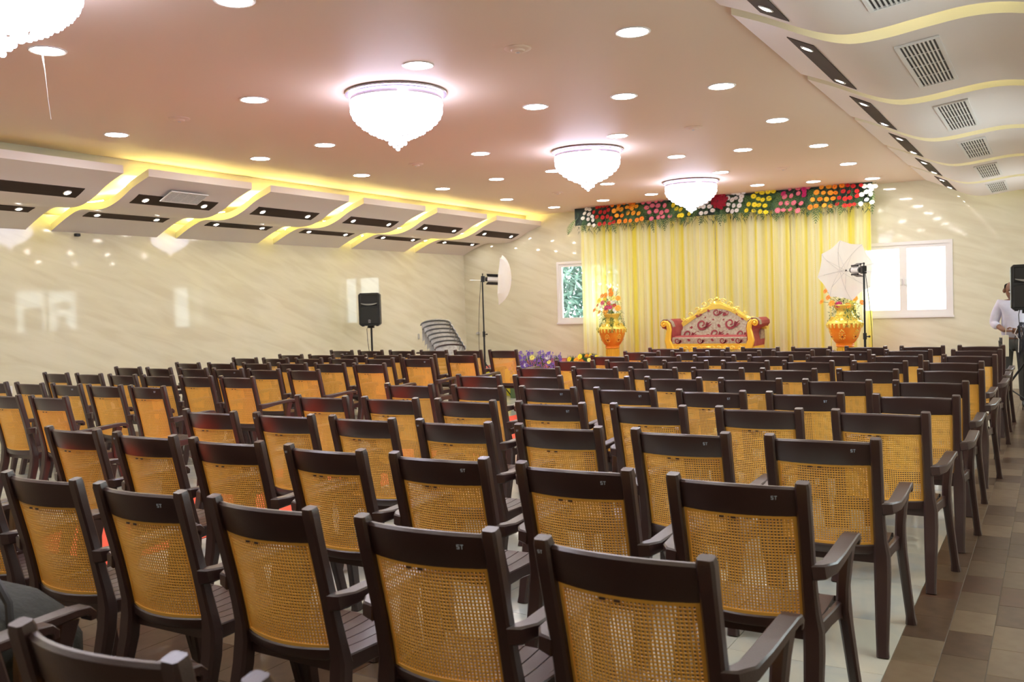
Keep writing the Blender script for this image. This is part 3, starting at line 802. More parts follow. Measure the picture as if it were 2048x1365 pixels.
for k in range(800):
    x = random.uniform(-2.6,2.6); z = random.uniform(-.06,.30); y = -.03-random.random()*.03
    a = random.uniform(-.8,.8); l = random.uniform(.05,.12); w2 = .006
    d = Vector((math.sin(a),-.15,-math.cos(a)))*l; s_ = Vector((math.cos(a),0,math.sin(a)))*w2
    p = Vector((x,y,z)); b.add([p-s_, p+s_, p+d], [(0,1,2)])
stuff(b.build('small_leaves', M('leaf_dark', (.018,.06,.014), .5), val, smooth=False))

# ------------------------------------------------------------ sofa
SX, SY = -4.755, 14.1
sofa = thing('ornate_sofa', 'carved gold sofa with maroon and cream paisley upholstery on the stage', 'sofa', (SX, SY, STZ))
def paisley():
    mt = bpy.data.materials.new('paisley_fabric'); mt.use_nodes = True; nt = mt.node_tree; b = nt.nodes['Principled BSDF']; b.inputs['Roughness'].default_value = .7
    tc = nt.nodes.new('ShaderNodeTexCoord'); mp = nt.nodes.new('ShaderNodeMapping'); mp.inputs['Scale'].default_value = (1,1,1); nt.links.new(tc.outputs['Object'], mp.inputs[0])
    n = nt.nodes.new('ShaderNodeTexNoise'); n.inputs['Scale'].default_value = 16; n.inputs['Detail'].default_value = 2; n.inputs['Distortion'].default_value = 1.5
    nt.links.new(mp.outputs[0], n.inputs['Vector'])
    r = nt.nodes.new('ShaderNodeValToRGB'); r.color_ramp.interpolation = 'LINEAR'
    es = r.color_ramp.elements; es[0].position = .0; es[0].color = (.46,.38,.29,1); es[1].position = 1; es[1].color = (.55,.47,.36,1)
    for p_, c in ((.40,(.48,.40,.30)),(.42,(.30,.10,.09)),(.435,(.30,.10,.09)),(.455,(.50,.42,.32)),(.58,(.50,.42,.32)),(.60,(.27,.05,.05)),(.66,(.27,.05,.05)),(.68,(.52,.44,.34))):
        e = es.new(p_); e.color = (*c,1)
    nt.links.new(n.outputs['Fac'], r.inputs[0]); nt.links.new(r.outputs[0], b.inputs['Base Color']); return mt
PAIS = paisley()
PAISC = M('sofa_cream', (0.43,0.38,0.26), .75, var=((0.31,0.23,0.15), 34, 4)); PAISR = M('sofa_motif', (0.24,0.025,0.03), .7)
HW = .60     # inner half width between arms
# back rest surface with humped top
def top_z(x):  # local z of upholstery top
    t = abs(x)/.78
    return .58 + .345*(math.cos(PI*min(1,t))*.5+.5)**.85
b = MB(); rs = []
for i in range(33):
    x = -.74 + 1.48*i/32; zt_ = top_z(x) - .02
    rs.append([(x,.30,.40),(x,.36,.55),(x,.42,zt_-.06),(x,.45,zt_),(x,.52,zt_),(x,.56,.40)])
b.rings(rs); b.build('back_cushion', PAISC, sofa)
# paisley motifs on the back and seat front (flat teardrop spirals, slightly proud)
def paisley_motif(s, flip=1):
    b = MB()
    def ribbon(pts, wds):
        L_ = []; R_ = []
        for i, p in enumerate(pts):
            d = (Vector(pts[min(i+1,len(pts)-1)]) - Vector(pts[max(i-1,0)])); d.normalize(); nrm = Vector((-d.y, d.x)) if True else None
            L_.append((p[0]+nrm.x*wds[i], 0, p[1]+nrm.y*wds[i])); R_.append((p[0]-nrm.x*wds[i], 0, p[1]-nrm.y*wds[i]))
        n_ = len(pts); vs_ = L_ + R_
        b.add([(flip*v[0]*s, -.002, v[2]*s) for v in vs_], [(i, i+1, n_+i+1, n_+i) for i in range(n_-1)])
    pts = []; w_ = []
    for i in range(30):        # spiral head sweeping into a tail
        t = i/29; a = -4.2*PI*(1-t)*.62 + .3; r = .12 + .42*t
        pts.append((-.25 + r*math.cos(a)*.95, .1 + r*math.sin(a))); w_.append(.05+.06*t)
    for k in range(6):
        t = k/5; pts.append((-.25+.42+.45*t, -.02+.38*t)); w_.append(.09*(1-t)+.01)
    ribbon(pts, w_)
    pts = [(-.15+.8*t, -.22+.35*t*t+.0*t) for t in [i/9 for i in range(10)]]; ribbon(pts, [.10*math.sin(PI*(.1+.85*i/9)) for i in range(10)])
    return b
def drop_motif(s):
    b = MB(); pts = []
    n_ = 14
    for i in range(n_):
        a = 2*PI*i/n_; r = .5*(1-.45*math.cos(a)); pts.append((r*math.cos(a)*1.2*s, -.002, r*math.sin(a)*.8*s))
    b.add(pts, [tuple(range(n_))]); return b
def motif(meshb, x, z, y, rot=0.0, rx=-.28):
    b = meshb; b.build('paisley_motif', PAISR, sofa, smooth=False, loc=(x, y, z), rot=(rx, rot, 0))
for (px, pz, s, k) in [(-.20,.63,.185,1),(.27,.64,.185,1),(-.43,.47,.17,1),(.03,.48,.17,1),(.02,.83,.12,1),(.14,.82,.08,-1),(.45,.47,.15,1),(-.30,.80,.07,1)]:
    yb_ = .30+.06*((pz-.40)/.15) if pz < .55 else .36 + .06*(pz-.55)/max(.05,(top_z(px)-.08-.55))
    motif(paisley_motif(s, k), px, pz, yb_-.006, 0, -.30)
for (px, pz, s) in [(-.42,.60,.05),(.05,.61,.05),(-.34,.78,.05),(.14,.80,.055),(-.14,.86,.04),(.33,.80,.04),(-.12,.47,.05),(.20,.48,.05),(-.55,.66,.04),(-.05,.72,.03),(-.19,.76,.028),(.12,.72,.028),(.42,.72,.04),(.5,.60,.04),(-.30,.53,.02),(.22,.56,.02),(-.5,.52,.02)]:
    yb_ = .30+.06*((pz-.40)/.15) if pz < .55 else .36 + .06*(pz-.55)/max(.05,(top_z(px)-.08-.55))
    motif(drop_motif(s), px, pz, yb_-.006, random.uniform(-1,1), -.30)
# seat cushion
b = MB(); b.sweep([(-HW-.02,.20,.40),(-HW+.02,.20,.405),(0,.20,.41),(HW-.02,.20,.405),(HW+.02,.20,.40)], .44, [.11,.13,.13,.13,.11], c=.35); b.build('seat_cushion', MAROON, sofa)
b = MB(); b.sweep([(-HW-.01,-.012,.392),(0,-.016,.394),(HW+.01,-.012,.392)], .035, .115, c=.4); b.build('seat_front_roll', PAISC, sofa)
for px in (-.5,-.12,.25,.5): b = paisley_motif(.10); b.build('paisley_motif', PAISR, sofa, smooth=False, loc=(px,-.032,.385))
for px in (-.32,.07,.4): drop_motif(.045).build('paisley_motif', PAISR, sofa, smooth=False, loc=(px,-.034,.40), rot=(0,.6,0))
# carved crest rail
b = MB(); rs = []
for i in range(61):
    x = -.80 + 1.6*i/60; zt_ = top_z(x); hgt = .062 + .014*math.sin(abs(x)*26) + .025*max(0, 1-abs(x)/.16)
    if abs(x) > .7: hgt *= max(.2, 1-(abs(x)-.7)/.12)
    rs.append([(x,.44,zt_-.03),(x,.425,zt_+hgt*.5),(x,.46,zt_+hgt),(x,.52,zt_+hgt*.9),(x,.54,zt_-.03)])
b.rings(rs); b.build('crest_rail', GOLD2, sofa)
b = MB()
def scroll(b, cx_, cz_, r, turns, flip, y, th):
    pts = []
    for i in range(26):
        t = i/25; a = t*turns*2*PI; rr = r*(1-t*.85); pts.append((cx_+flip*rr*math.cos(a), y, cz_+rr*math.sin(a)))
    b.tube(pts, [th*(1-.4*i/25) for i in range(26)], 6)
for s in (-1,1):
    for (x, dz, r) in [(.10,.10,.05),(.21,.09,.045),(.33,.08,.04),(.45,.075,.04),(.58,.07,.035),(.70,.06,.03),(.27,.03,.03),(.52,.03,.025)]:
        scroll(b, s*x, top_z(x)+dz, r, 1.4, s, .425, .009)
b.ball((0,.43,top_z(0)+.14), .03, 8, 6); b.ball((.035,.43,top_z(0)+.12), .02, 8, 6); b.ball((-.035,.43,top_z(0)+.12), .02, 8, 6)
stuff(b.build('crest_carving', GOLD2, sofa))
# seat rail with carving
b = MB(); b.cbox(-HW-.06, HW+.06, -.03, .03, .25, .335, .01); b.cbox(-HW-.06, HW+.06, -.035, .0, .325, .345, .004)
b.build('seat_rail', GOLD, sofa)
b = MB()
for s in (-1,1):
    for x in (.06,.16,.27,.38,.50): scroll(b, s*x, .275, .035, 1.3, s, -.035, .008)
b.ball((0,-.035,.285), .04, 10, 6, .7); stuff(b.build('rail_carving', GOLD2, sofa))
# arms
for s in (-1,1):
    # side profile of the arm front: S shape with scroll at the top outside
    prof = [(HW+.02,.0),(HW+.03,.10),(HW+.02,.20),(HW+.05,.30),(HW+.085,.40),(HW+.07,.50),(HW+.055,.58),(HW+.07,.66),(HW+.11,.705)]
    b = MB(); b.sweep([(s*(x), -.035, z) for x, z in prof], [.09,.10,.11,.12,.10,.085,.08,.075,.06], .06, up=(0,1,0), c=.25)
    scroll(b, s*(HW+.145), .665, .055, 1.6, -s, -.04, .018)
    b.ball((s*(HW+.145),-.05,.665), .022, 10, 6)
    b.build('arm_front', GOLD, sofa)
    b = MB(); pf = [(HW-.01,.36),(HW-.005,.50),(HW+.0,.62),(HW+.03,.70),(HW+.09,.745),(HW+.16,.745),(HW+.21,.70),(HW+.215,.65),(HW+.18,.60),(HW+.12,.58),(HW+.10,.50),(HW+.13,.40),(HW+.12,.30),(HW+.02,.28)]
    rs = [[(s*x, y, z) for x, z in pf] for y in (-.01,.01,.25,.45,.56,.58)]
    b.rings(rs); b.build('arm_upholstery', MAROON, sofa)
    b = MB(); pf2 = [(HW+.0,.62),(HW+.03,.702),(HW+.09,.748),(HW+.16,.748),(HW+.212,.703),(HW+.217,.65)]
    b.rings([[(s*x*1.0, y, z+.003) for x, z in pf2] + [(s*x, y, z-.01) for x, z in reversed(pf2)] for y in (-.02,.10)])
    b.build('arm_trim', PAISC, sofa)
    b = MB(); b.cbox(s*(HW+.07)-.06, s*(HW+.07)+.06, .0, .56, .17, .30, .01); b.build('side_rail', GOLD, sofa)
for (x, y) in [(-HW-.05,-.02),(HW+.05,-.02),(-.28,-.02),(.28,-.02),(-HW-.05,.52),(HW+.05,.52)]:
    b = MB(); b.lathe([(.022,0),(.03,.02),(.022,.05),(.035,.12),(.055,.20),(.06,.25)], 12, (x,y,0)); b.build('leg', GOLD2, sofa)

# ------------------------------------------------------------ urns with bouquets
def urn(X, Y, s, lab, flab, extra):
    t = thing('golden_urn', lab, 'urn', (X, Y, STZ), 0, 'golden urns flanking the sofa')
    def pr(P): return [(r*s, z*s) for r, z in P]
    b = MB(); b.lathe(pr([(.15,0),(.16,.02),(.155,.05),(.12,.09),(.105,.11)]), 32); b.build('base', GOLD2, t)
    b = MB(); b.lathe(pr([(.105,.11),(.11,.14),(.108,.24),(.115,.26)]), 32)
    for k in range(20):
        a = 2*PI*k/20; b.tube([(math.cos(a)*.111*s, math.sin(a)*.111*s, z*s) for z in (.13,.18,.235)], .008*s, 5)
    b.build('pedestal', GOLD, t)
    b = MB(); b.lathe(pr([(.12,.26),(.128,.268),(.12,.28),(.126,.292),(.118,.30)]), 32); b.build('foot_ring', ORNG, t)
    b = MB(); b.lathe(pr([(.115,.30),(.15,.34),(.185,.40),(.21,.47),(.228,.54),(.235,.59)]), 36); b.build('body', ORNG, t)
    b = MB(); b.lathe(pr([(.235,.585),(.244,.592),(.244,.602),(.225,.625),(.19,.655),(.15,.685),(.12,.70),(.128,.712),(.115,.725),(.105,.755),(.108,.78),(.125,.80),(.138,.83),(.15,.85),(.145,.86),(.12,.85)]), 36)
    b.build('shoulder', GOLD2, t)
    b = MB()
    for k in range(22):
        a = 2*PI*k/22; r = .237*s
        for (dz, rr) in [(.575,.022),(.553,.018),(.535,.011)]:
            b.ball((math.cos(a)*r*(.985 if dz < .57 else 1), math.sin(a)*r*(.985 if dz < .57 else 1), dz*s), rr*s, 6, 4)
    stuff(b.build('scallop_fringe', GOLD2, t))
    for k in range(6):
        a0 = -PI/2 + 2*PI*k/6 + .0
        b = MB()
        for (da, z, rr) in [(0,.50,.016),(.10,.485,.014),(-.10,.485,.014),(.17,.46,.013),(-.17,.46,.013),(.20,.425,.012),(-.20,.425,.012),(.17,.39,.012),(-.17,.39,.012),(0,.46,.012),(.07,.455,.011),(-.07,.455,.011),(.09,.375,.01),(-.09,.375,.01),(0,.435,.013)]:
            R_ = (.115+(.235-.115)*min(1,((z-.30)/.29))**.62)*s
            b.ball((R_*math.cos(a0+da), R_*math.sin(a0+da), z*s), rr*s, 6, 4)
        stuff(b.build('relief_ornament', GOLD2, t))
        b = MB(); z = .405; R_ = (.115+(.12)*((z-.30)/.29)**.62)*s+.003
        b.ball((R_*math.cos(a0), R_*math.sin(a0), z*s), .017*s, 8, 5, .5); b.build('dark_gem', BLACK, t)
    b = MB()
    for k in range(10):
        a = 2*PI*k/10
        for j in range(8):
            aa = 2*PI*j/8; r = .195*s; b.ball((math.cos(a+math.cos(aa)*.16)*(r-.02*math.sin(aa)), math.sin(a+math.cos(aa)*.16)*(r-.02*math.sin(aa)), (.66+.022*math.sin(aa))*s), .008*s, 5, 4)
    stuff(b.build('shoulder_relief', GOLD, t))
    # bouquet, its own thing
    f = thing('bouquet', flab, 'bouquet', (X, Y, STZ+.85*s), 0, 'bouquets in the golden urns')
    st_ = MB()
    for (kind, dx, dy, dz, sc_) in extra:
        o = put('flower', FL[kind], f, (dx, dy, dz), (PI/2-.5+dz*.4, random.uniform(-.3,.3), dx*2.2)); o.scale = (sc_,)*3
        st_.tube([(dx,dy+.012,dz),(dx*.5,dy*.5,dz*.5),(dx*.1,0,-.03)], .003, 5)
    st_.build('stems', LEAF2, f)
    g = MB()
    for k in range(420):
        a = random.uniform(0,2*PI); rr = random.uniform(.05,.22); z = random.uniform(-.12,.30)*(1.1-rr*2)
        if rr > .17: z = random.uniform(-.20,.06)
        p = Vector((rr*math.cos(a), rr*math.sin(a), z)); d = Vector((math.cos(a)*.5+random.uniform(-.3,.3), math.sin(a)*.5+random.uniform(-.3,.3), random.uniform(-.6,.6))).normalized()*random.uniform(.025,.06)
        s_ = d.cross(Vector((random.uniform(-1,1),random.uniform(-1,1),1))).normalized()*.006
        g.add([p-s_, p+s_, p+d], [(0,1,2)])
    stuff(g.build('foliage', LEAF, f, smooth=False))
    for k in range(9):
        a = random.uniform(-PI, 0) if k < 6 else random.uniform(0, PI)
        g = MB(); pts = [(rr*math.cos(a), rr*math.sin(a), .02-1.6*rr*rr*3+.0) for rr in (.08,.14,.20,.24)]
        g.tube(pts, .002, 4)
        for p in pts:
            for q in range(7):
                v_ = Vector(p)+Vector((random.uniform(-.03,.03),random.uniform(-.03,.03),random.uniform(-.05,.03))); g.add([v_, v_+Vector((.012,0,.004)), v_+Vector((.004,-.004,-.03))], [(0,1,2)])
        g.build('fern_spray', LEAF2, f, smooth=False)
    for k in range(3):
        g = MB(); x = .05*(k-1)+.02; g.tube([(0,0,.1),(x,0,.3),(x*2.2,.0,.48-.05*k)], .002, 4)
        for j in range(8):
            z = .3+.02*j; g.oct((x*1.2+x*.1*j+random.uniform(-.01,.01), -.005, z), .006, .012)
        g.build('twig', LEAF, f, smooth=False)
fa = [('orange',0,-.02,.42,.8),('orange',-.16,-.03,.32,.9),('orange',-.08,-.06,.33,1.05),('orange',.02,-.05,.35,1.1),('yellow',-.20,-.05,.24,1.1),('yellow',-.09,-.07,.26,.9),('daisy',.08,-.07,.27,1.2),('orange2',.15,-.05,.27,1.0),
      ('magenta',-.12,-.10,.20,1.0),('red',.0,-.10,.19,.95),('red',-.24,-.05,.16,.75),('red',.10,-.09,.15,.85),('magenta',-.04,-.12,.11,1.0),('magenta',.03,-.12,.12,.9),('orange',-.30,-.05,.08,.95),('orange2',.16,-.09,.10,1.2),('orange2',-.05,-.13,.05,1.15),('orange2',-.19,-.09,.04,.8),('white',.06,-.09,.21,.9),('white',-.16,-.08,.13,.9),('white',.11,-.11,.07,.8)]
fb = [('orange',-.26,-.04,.22,.9),('orange',-.22,-.06,.12,.9),('orange',-.32,-.04,.06,.9),('orange2',-.16,-.10,.03,1.05),('magenta',-.06,-.11,.01,1.2),('orange2',.07,-.12,-.01,1.0),('orange',.27,-.06,.03,1.0),('orange',.0,-.05,.35,1.1),('yellow',-.12,-.05,.26,1.0),('red',.06,-.09,.2,1),('pink',.14,-.07,.25,1.),('white',-.02,-.10,.14,1.),('orange2',.16,-.08,.10,1.1)]
urn(-6.63, 14.5, 1.0, 'orange and gold urn left of the sofa, below the uncovered bouquet', 'bouquet of orange, yellow and red gerberas in left urn', fa)
urn(-2.74, 14.4, 1.06, 'orange and gold urn right of the sofa, behind photo umbrella', 'bouquet in right urn, mostly hidden behind the white umbrella', fb)

# ------------------------------------------------------------ flower beds at the stage's left front
def bed(name, lab, x0, x1, Y, z0, flowers, spikes, mat, tall, base=0.0):
    t = thing(name, lab, 'flowers', ((x0+x1)/2, Y, z0)); w_ = (x1-x0)/2
    b = MB(); b.cbox(-w_, w_, -.08, .08, 0, .10+base, .01); b.build('trough', M(name+'_trough', (.10,.16,.06), .8), t)
    g = MB()
    for k in range(650):
        p = Vector((random.uniform(-w_,w_), random.uniform(-.1,.1), base+random.uniform(.05,tall*.85))); d = Vector((random.uniform(-.3,.3),random.uniform(-.3,.1),1)).normalized()*random.uniform(.04,.09)
        s_ = Vector((.004,.002,0)); g.add([p-s_, p+s_, p+d], [(0,1,2)])
    stuff(g.build('foliage', LEAF, t, smooth=False))
    g = MB()
    for k in range(spikes):
        p = Vector((random.uniform(-w_,w_), random.uniform(-.1,.08), 0)); h = base+tall*random.uniform(.55,1.1)
        g.tube([tuple(p+Vector((0,0,.1))), tuple(p+Vector((random.uniform(-.03,.03),0,h)))], .002, 4)
        for j in range(7):
            q = p+Vector((random.uniform(-.025,.025), random.uniform(-.02,.02), h-random.random()*.12)); g.oct(tuple(q), .009, .012)
    if spikes: stuff(g.build('purple_sprigs', mat, t, smooth=False))
    for (kind, dx, dz, s) in flowers:
        o = put('flower', FL[kind], t, (dx, -.11, dz+base), (PI/2-.35, 0, random.uniform(-.3,.3))); o.scale = (s,)*3
PURP = M('statice_purple', (.20,.11,.48), .7)
bed('purple_flower_bed', 'purple flowers with yellow daisies at the left front of the stage', -7.62, -6.72, 12.72, .0,
    [('yellow',-.38,.42,1.25),('daisy',.0,.42,1.15),('daisy',-.22,.20,1.1),('daisy',.0,.16,1.2),('white',-.12,.30,.8),('white',.28,.43,1.0),('daisy',.30,.35,.9)]
    + [('purple',random.uniform(-.42,.42),random.uniform(.12,.50),random.uniform(.8,1.2)) for _ in range(44)], 90, PURP, .50, .24)
bed('orange_flower_bed', 'low yellow and orange flowers between the purple ones and curtain', -6.70, -6.05, 12.95, STZ+.01,
    [('yellow',-.25,.16,.9),('orange2',-.12,.14,1.1),('orange',-.04,.12,1.0),('yellow',-.06,.2,.9),('red',0,.10,.9),('daisy',.1,.15,.9),('orange2',.14,.09,1.0),('yellow',.22,.18,1.1),('yellow',.25,.10,1.0),('daisy',.3,.15,.8),('orange2',-.2,.08,.9)], 0, PURP, .18)
bed('urn_foot_flowers', 'tiny yellow flowers at the foot of the left urn', -7.16, -6.86, 14.3, STZ+.01, [('daisy',-.1,.14,.7),('orange2',.03,.12,.9),('yellow',.1,.14,.7)], 0, PURP, .13)
bed('white_purple_posy', 'small pale purple flowers at the foot of right urn', -3.02, -2.80, 14.15, STZ+.01, [('white',-.05,.2,.7),('purple',.05,.2,1.1),('purple',-.02,.17,1.)], 6, PURP, .2)

# ------------------------------------------------------------ photo umbrellas on stands
def tripod(t, h, r=.012, spread=.42, legz=.55):
    b = MB(); b.tube([(0,0,.10),(0,0,h*.55)], r*1.25, 12); b.build('lower_pole', BLACKM, t)
    b = MB(); b.tube([(0,0,h*.53),(0,0,h)], r, 12); b.build('upper_pole', BLACKM, t)
    b = MB(); b.tube([(0,0,h*.52),(0,0,h*.565)], r*1.9, 12); b.tube([(0,0,h*.54),(r*4,0,h*.54)], r*.6, 8); b.ball((r*4.4,0,h*.54), r*1.2, 8, 6); b.build('clamp_collar', BLACK, t)
    b = MB(); b.tube([(0,0,legz-.03),(0,0,legz+.03)], r*2, 12); b.build('leg_hub', BLACK, t)
    for k in range(3):
        a = 2*PI*k/3+.5; b = MB(); b.tube([(0.02*math.cos(a),.02*math.sin(a),legz),(spread*math.cos(a),spread*math.sin(a),.015)], r*.8, 8); b.build('leg', BLACKM, t)
        b = MB(); b.tube([(.0,0,.14),(spread*.55*math.cos(a),spread*.55*math.sin(a),.015+legz*.45)], r*.5, 6); b.build('brace', BLACKM, t)
        b = MB(); b.ball((spread*math.cos(a),spread*math.sin(a),.014), .014, 8, 5); b.build('foot', BLACK, t)
def umbrella_stand(X, Y, z0, h, axis, lab, ulab, R_=.44, hang=1, ctr=.5):
    t = thing('light_stand', lab, 'light stand', (X, Y, z0)); tripod(t, h)
    # lamp head
    ax = Vector(axis).normalized(); sd_ = ax.cross(Vector((0,0,1))).normalized(); up_ = sd_.cross(ax).normalized()
    Mx = Matrix((ax, sd_, up_)).transposed().to_4x4(); Mx.translation = (0,0,h+.02)
    t2 = t
    b = MB(); s0 = 0
    b.cbox(-.02,.04,-.03,.03,-.05,.05,.006); b.xf(0, Mx); b.build('swivel_bracket', BLACK, t2)
    b = MB(); b.tube([(.05,0,0),(.10,0,0)], .035, 12); b.tube([(.25,0,0),(.30,0,0)], .036, 12); b.xf(0, Mx); b.build('end_caps', BLACK, t2)
    b = MB(); b.tube([(.09,0,0),(.26,0,0)], .042, 14); b.xf(0, Mx); b.build('lamp_body', WHITE, t2)
    for s in (-1,1):
        b = MB(); b.add([(.08,-.03,s*.05),(.26,-.03,s*.05),(.27,.05,s*.085),(.07,.05,s*.085),(.08,-.03,s*.053),(.26,-.03,s*.053),(.27,.05,s*.088),(.07,.05,s*.088)], [(0,1,2,3),(4,7,6,5),(0,4,5,1),(1,5,6,2),(2,6,7,3),(3,7,4,0)])
        b.cbox(.09,.26,-.035,-.02,s*.055-.012,s*.055+.012,.003); b.xf(0, Mx); b.build('barn_door', BLACKM, t2, smooth=False)
    b = MB(); b.tube([(0,0,.05),(0,0,.075)], .008, 8); b.ball((0,0,.08), .013, 8, 6); b.tube([(.08,0,.04),(.08,0,.07)], .006, 6); b.ball((.08,0,.075), .011, 8, 6); b.xf(0, Mx); b.build('tightening_knob', BLACK, t2)
    b = MB(); pts = []
    for k in range(10):
        u = k/9; pts.append((hang*(.02+.07*math.sin(PI*u*.9)), -.02, h-.02-u*(h-.1)))
    b.tube(pts, .004, 6); b.build('power_cord', BLACK, t2)
    # umbrella, its own thing
    u = thing('photo_umbrella', ulab, 'umbrella', (X, Y, z0))
    n = 8; dep = R_*.42
    # canopy: apex at ctr+dep along the axis
    b = MB(); rings_ = []
    seg = 6
    for i in range(seg+1):
        q = i/seg; ring = []
        for j in range(n*4):
            a = 2*PI*j/(n*4) + .2; k = (j % 4)/4
            scal = 1 - .13*q*q*math.sin(PI*k)          # scalloped rim between rib tips
            rr = R_*math.sin(q*1.25)/math.sin(1.25)*scal
            z = ctr + dep*(math.cos(q*1.25)-math.cos(1.25))/(1-math.cos(1.25))
            ring.append((z, rr*math.cos(a), rr*math.sin(a)))
        rings_.append(ring)
    b.rings(rings_, cap=False); b.xf(0, Mx)
    cnp = b.build('canopy', UMB, u)
    b = MB()
    b.tube([(-.20,0,-.03),(ctr+dep+.02,0,-.0)], .004, 8); b.xf(0, Mx); b.build('shaft', SILV, u)
    for k in range(n):
        a = 2*PI*k/n + .2; b = MB(); pts = []
        for i in range(7):
            q = max(.02, i/6); rr = R_*math.sin(q*1.25)/math.sin(1.25)*.985; z = ctr + dep*(math.cos(q*1.25)-math.cos(1.25))/(1-math.cos(1.25))-.008
            pts.append((z, rr*math.cos(a), rr*math.sin(a)))
        b.tube(pts, .0022, 5); mid = pts[3]; b.tube([(ctr-.0,0,0), mid], .0018, 5); b.ball(mid, .006, 6, 4)
        b.xf(0, Mx); b.build('rib', SILV, u)
    b = MB(); b.ball((ctr-.0,0,0), .012, 8, 6); b.xf(0, Mx); b.build('runner', BLACK, u)
umbrella_stand(-8.06, 12.6, 0.0, 1.93, (.90,.43,-.08), 'black tripod light stand left of the stage near the corner', 'white photo umbrella seen edge-on, left of the stage', .42, -1, .30)
umbrella_stand(-2.07, 12.15, 0.0, 1.79, (-.62,.78,.02), 'black tripod light stand in front of the right golden urn', 'open white photo umbrella in front of the right urn', .405, 1, .45)

# ------------------------------------------------------------ loudspeakers
def speaker(X, Y, zb, rz, lab, slab):
    t = thing('tripod_stand', slab, 'speaker stand', (X, Y+.0, 0), rz); tripod(t, zb+.02, .017, .45, .62)
    s = thing('loudspeaker', lab, 'speaker', (X, Y, zb), rz, 'black loudspeakers on tripods')
    W, H, D = .18, .56, .30
    b = MB()
    def ring(y, k, c=.03):
        w_, z0, z1 = W*k, .012, H
        return [(-w_+c,y,z0),(w_-c,y,z0),(w_,y,z0+c),(w_,y,z1-c),(w_-c,y,z1),(-w_+c,y,z1),(-w_,y,z1-c),(-w_,y,z0+c)]
    b.rings([ring(-.15,.96),ring(-.135,1.0),ring(.03,.97),ring(.15,.70)]); b.build('cabinet', BLACK, s)
    b = MB()
    b.rings([[(x, -.152, z) for x, z in P_] for P_ in [[(-.155,.04),(.155,.04),(.155,.30),(.08,.325),(-.08,.325),(-.155,.30)]]]+[[(x, -.165, z) for x, z in [(-.145,.05),(.145,.05),(.145,.295),(.08,.315),(-.08,.315),(-.145,.295)]]])
    b.build('woofer_grille', GRILL, s)
    b = MB()   # horn recess
    o_ = [(-.155,.535),(.155,.535),(.155,.345),(-.155,.345)]; i_ = [(-.05,.47),(.05,.47),(.05,.42),(-.05,.42)]
    b.rings([[(x,-.153,z) for x, z in o_],[(x*.95,-.158,.44+(z-.44)*.95) for x, z in o_],[(x,-.10,z) for x, z in i_]], cap=False); b.build('horn', BLACK, s)
    b = MB(); pts = []
    for i in range(13):
        u = i/12*2-1; pts.append((u*.135, -.160-.006*(1-u*u), .375 - .022*(1-u*u)+.012))
    b.sweep(pts, .014, [.008+.020*(1-(i/6-1)**2) for i in range(13)], c=.3); b.build('horn_lip', M('horn_lip_grey', (.30,.31,.30), .3), s)
    b = MB()
    for k in range(3):
        a = PI/2+2*PI*k/3; b.tube([(0,-.1665,.095),(.016*math.cos(a),-.1665,.095+.016*math.sin(a))], .0035, 6)
    pts = [(.019*math.cos(2*PI*i/16),-.1665,.095+.019*math.sin(2*PI*i/16)) for i in range(17)]; b.tube(pts, .0025, 5)
    b.box(-.02,.02,-.168,-.1655,.062,.070); b.build('round_emblem', SILV, s)
    b = MB(); b.cbox(-.14,-.10,-.12,-.04,0,.014,.004); b.cbox(.10,.14,-.12,-.04,0,.014,.004); b.build('rubber_feet', BLACK, s)
    b = MB(); b.cbox(-.05,.05,-.05,.05,-.03,.013,.004); b.build('pole_socket', BLACK, s)
    b = MB(); pts = [(-.06,.10,.05),(-.085,.05,-.05),(-.075,.03,-.25),(-.045,.02,-.5),(-.04,.03,-.85),(-.05,.05,-zb+.02)]; b.tube(pts, .005, 6); b.build('power_cord', BLACK, s)
speaker(-9.93, 12.0, 1.225, math.radians(30), 'black loudspeaker on a tripod in front of the left wall', 'black tripod stand under the loudspeaker by the left wall')
speaker(-.30, 12.7, 1.24, math.radians(6), 'black loudspeaker cut off by the right edge of the picture', 'black tripod stand with cables at the right edge of the picture')
# bundle of cables hung on the right stand, and its cream tag
b = MB()
for k in range(16):
    x0 = random.uniform(-.07,.09); pts = [(random.uniform(-.02,.05),-.04,1.10),(x0,-.06-random.random()*.04,1.05),(x0+random.uniform(-.04,.04),-.08,.88),(x0*.8,-.07,random.uniform(.62,.72)),(x0*.3+.03,-.05,.85),(.03,-.03,1.08)]
    b.tube(pts, .0055, 5)
cb = b.build('cable_bundle', M('blue_black_cable', (.02,.025,.04), .35), loc=(-.36,12.7,0)); tag(cb, 'bundle of dark cables hanging from the right speaker stand', 'cables')
for k in range(1):
    b = MB(); x0 = -.04; b.tube([(x0,-.11,1.04),(x0-.03,-.12,.97),(x0+.015,-.12,.90),(x0+.01,-.12,.74)], .0045, 5); b.build('pale_cable', WHITE, cb)

# ------------------------------------------------------------ person behind the right loudspeaker
def skin_obj(name, V, Ed, R_, mat, parent, root=0, sub=2):
    me = bpy.data.meshes.new(name); me.from_pydata(V, Ed, []); me.materials.append(mat)
    o = put(name, me, parent); sk = o.modifiers.new('skin', 'SKIN'); sk.use_smooth_shade = True
    if not me.skin_vertices: me.skin_vertices.new() if hasattr(me.skin_vertices, 'new') else None
    bpy.context.view_layer.update()
    d = me.skin_vertices[0].data
    for i, r in enumerate(R_):
        d[i].radius = r if isinstance(r, tuple) else (r, r); d[i].use_root = (i == root)
    s = o.modifiers.new('sub', 'SUBSURF'); s.levels = sub; s.render_levels = sub
    return o
SKIN = M('brown_skin', (.20,.095,.055), .5, var=((.24,.12,.07), 12, 2)); SHIRT = M('lavender_shirt', (.62,.60,.72), .75, bump=(25,.35), var=((.68,.66,.76), 10, 3))
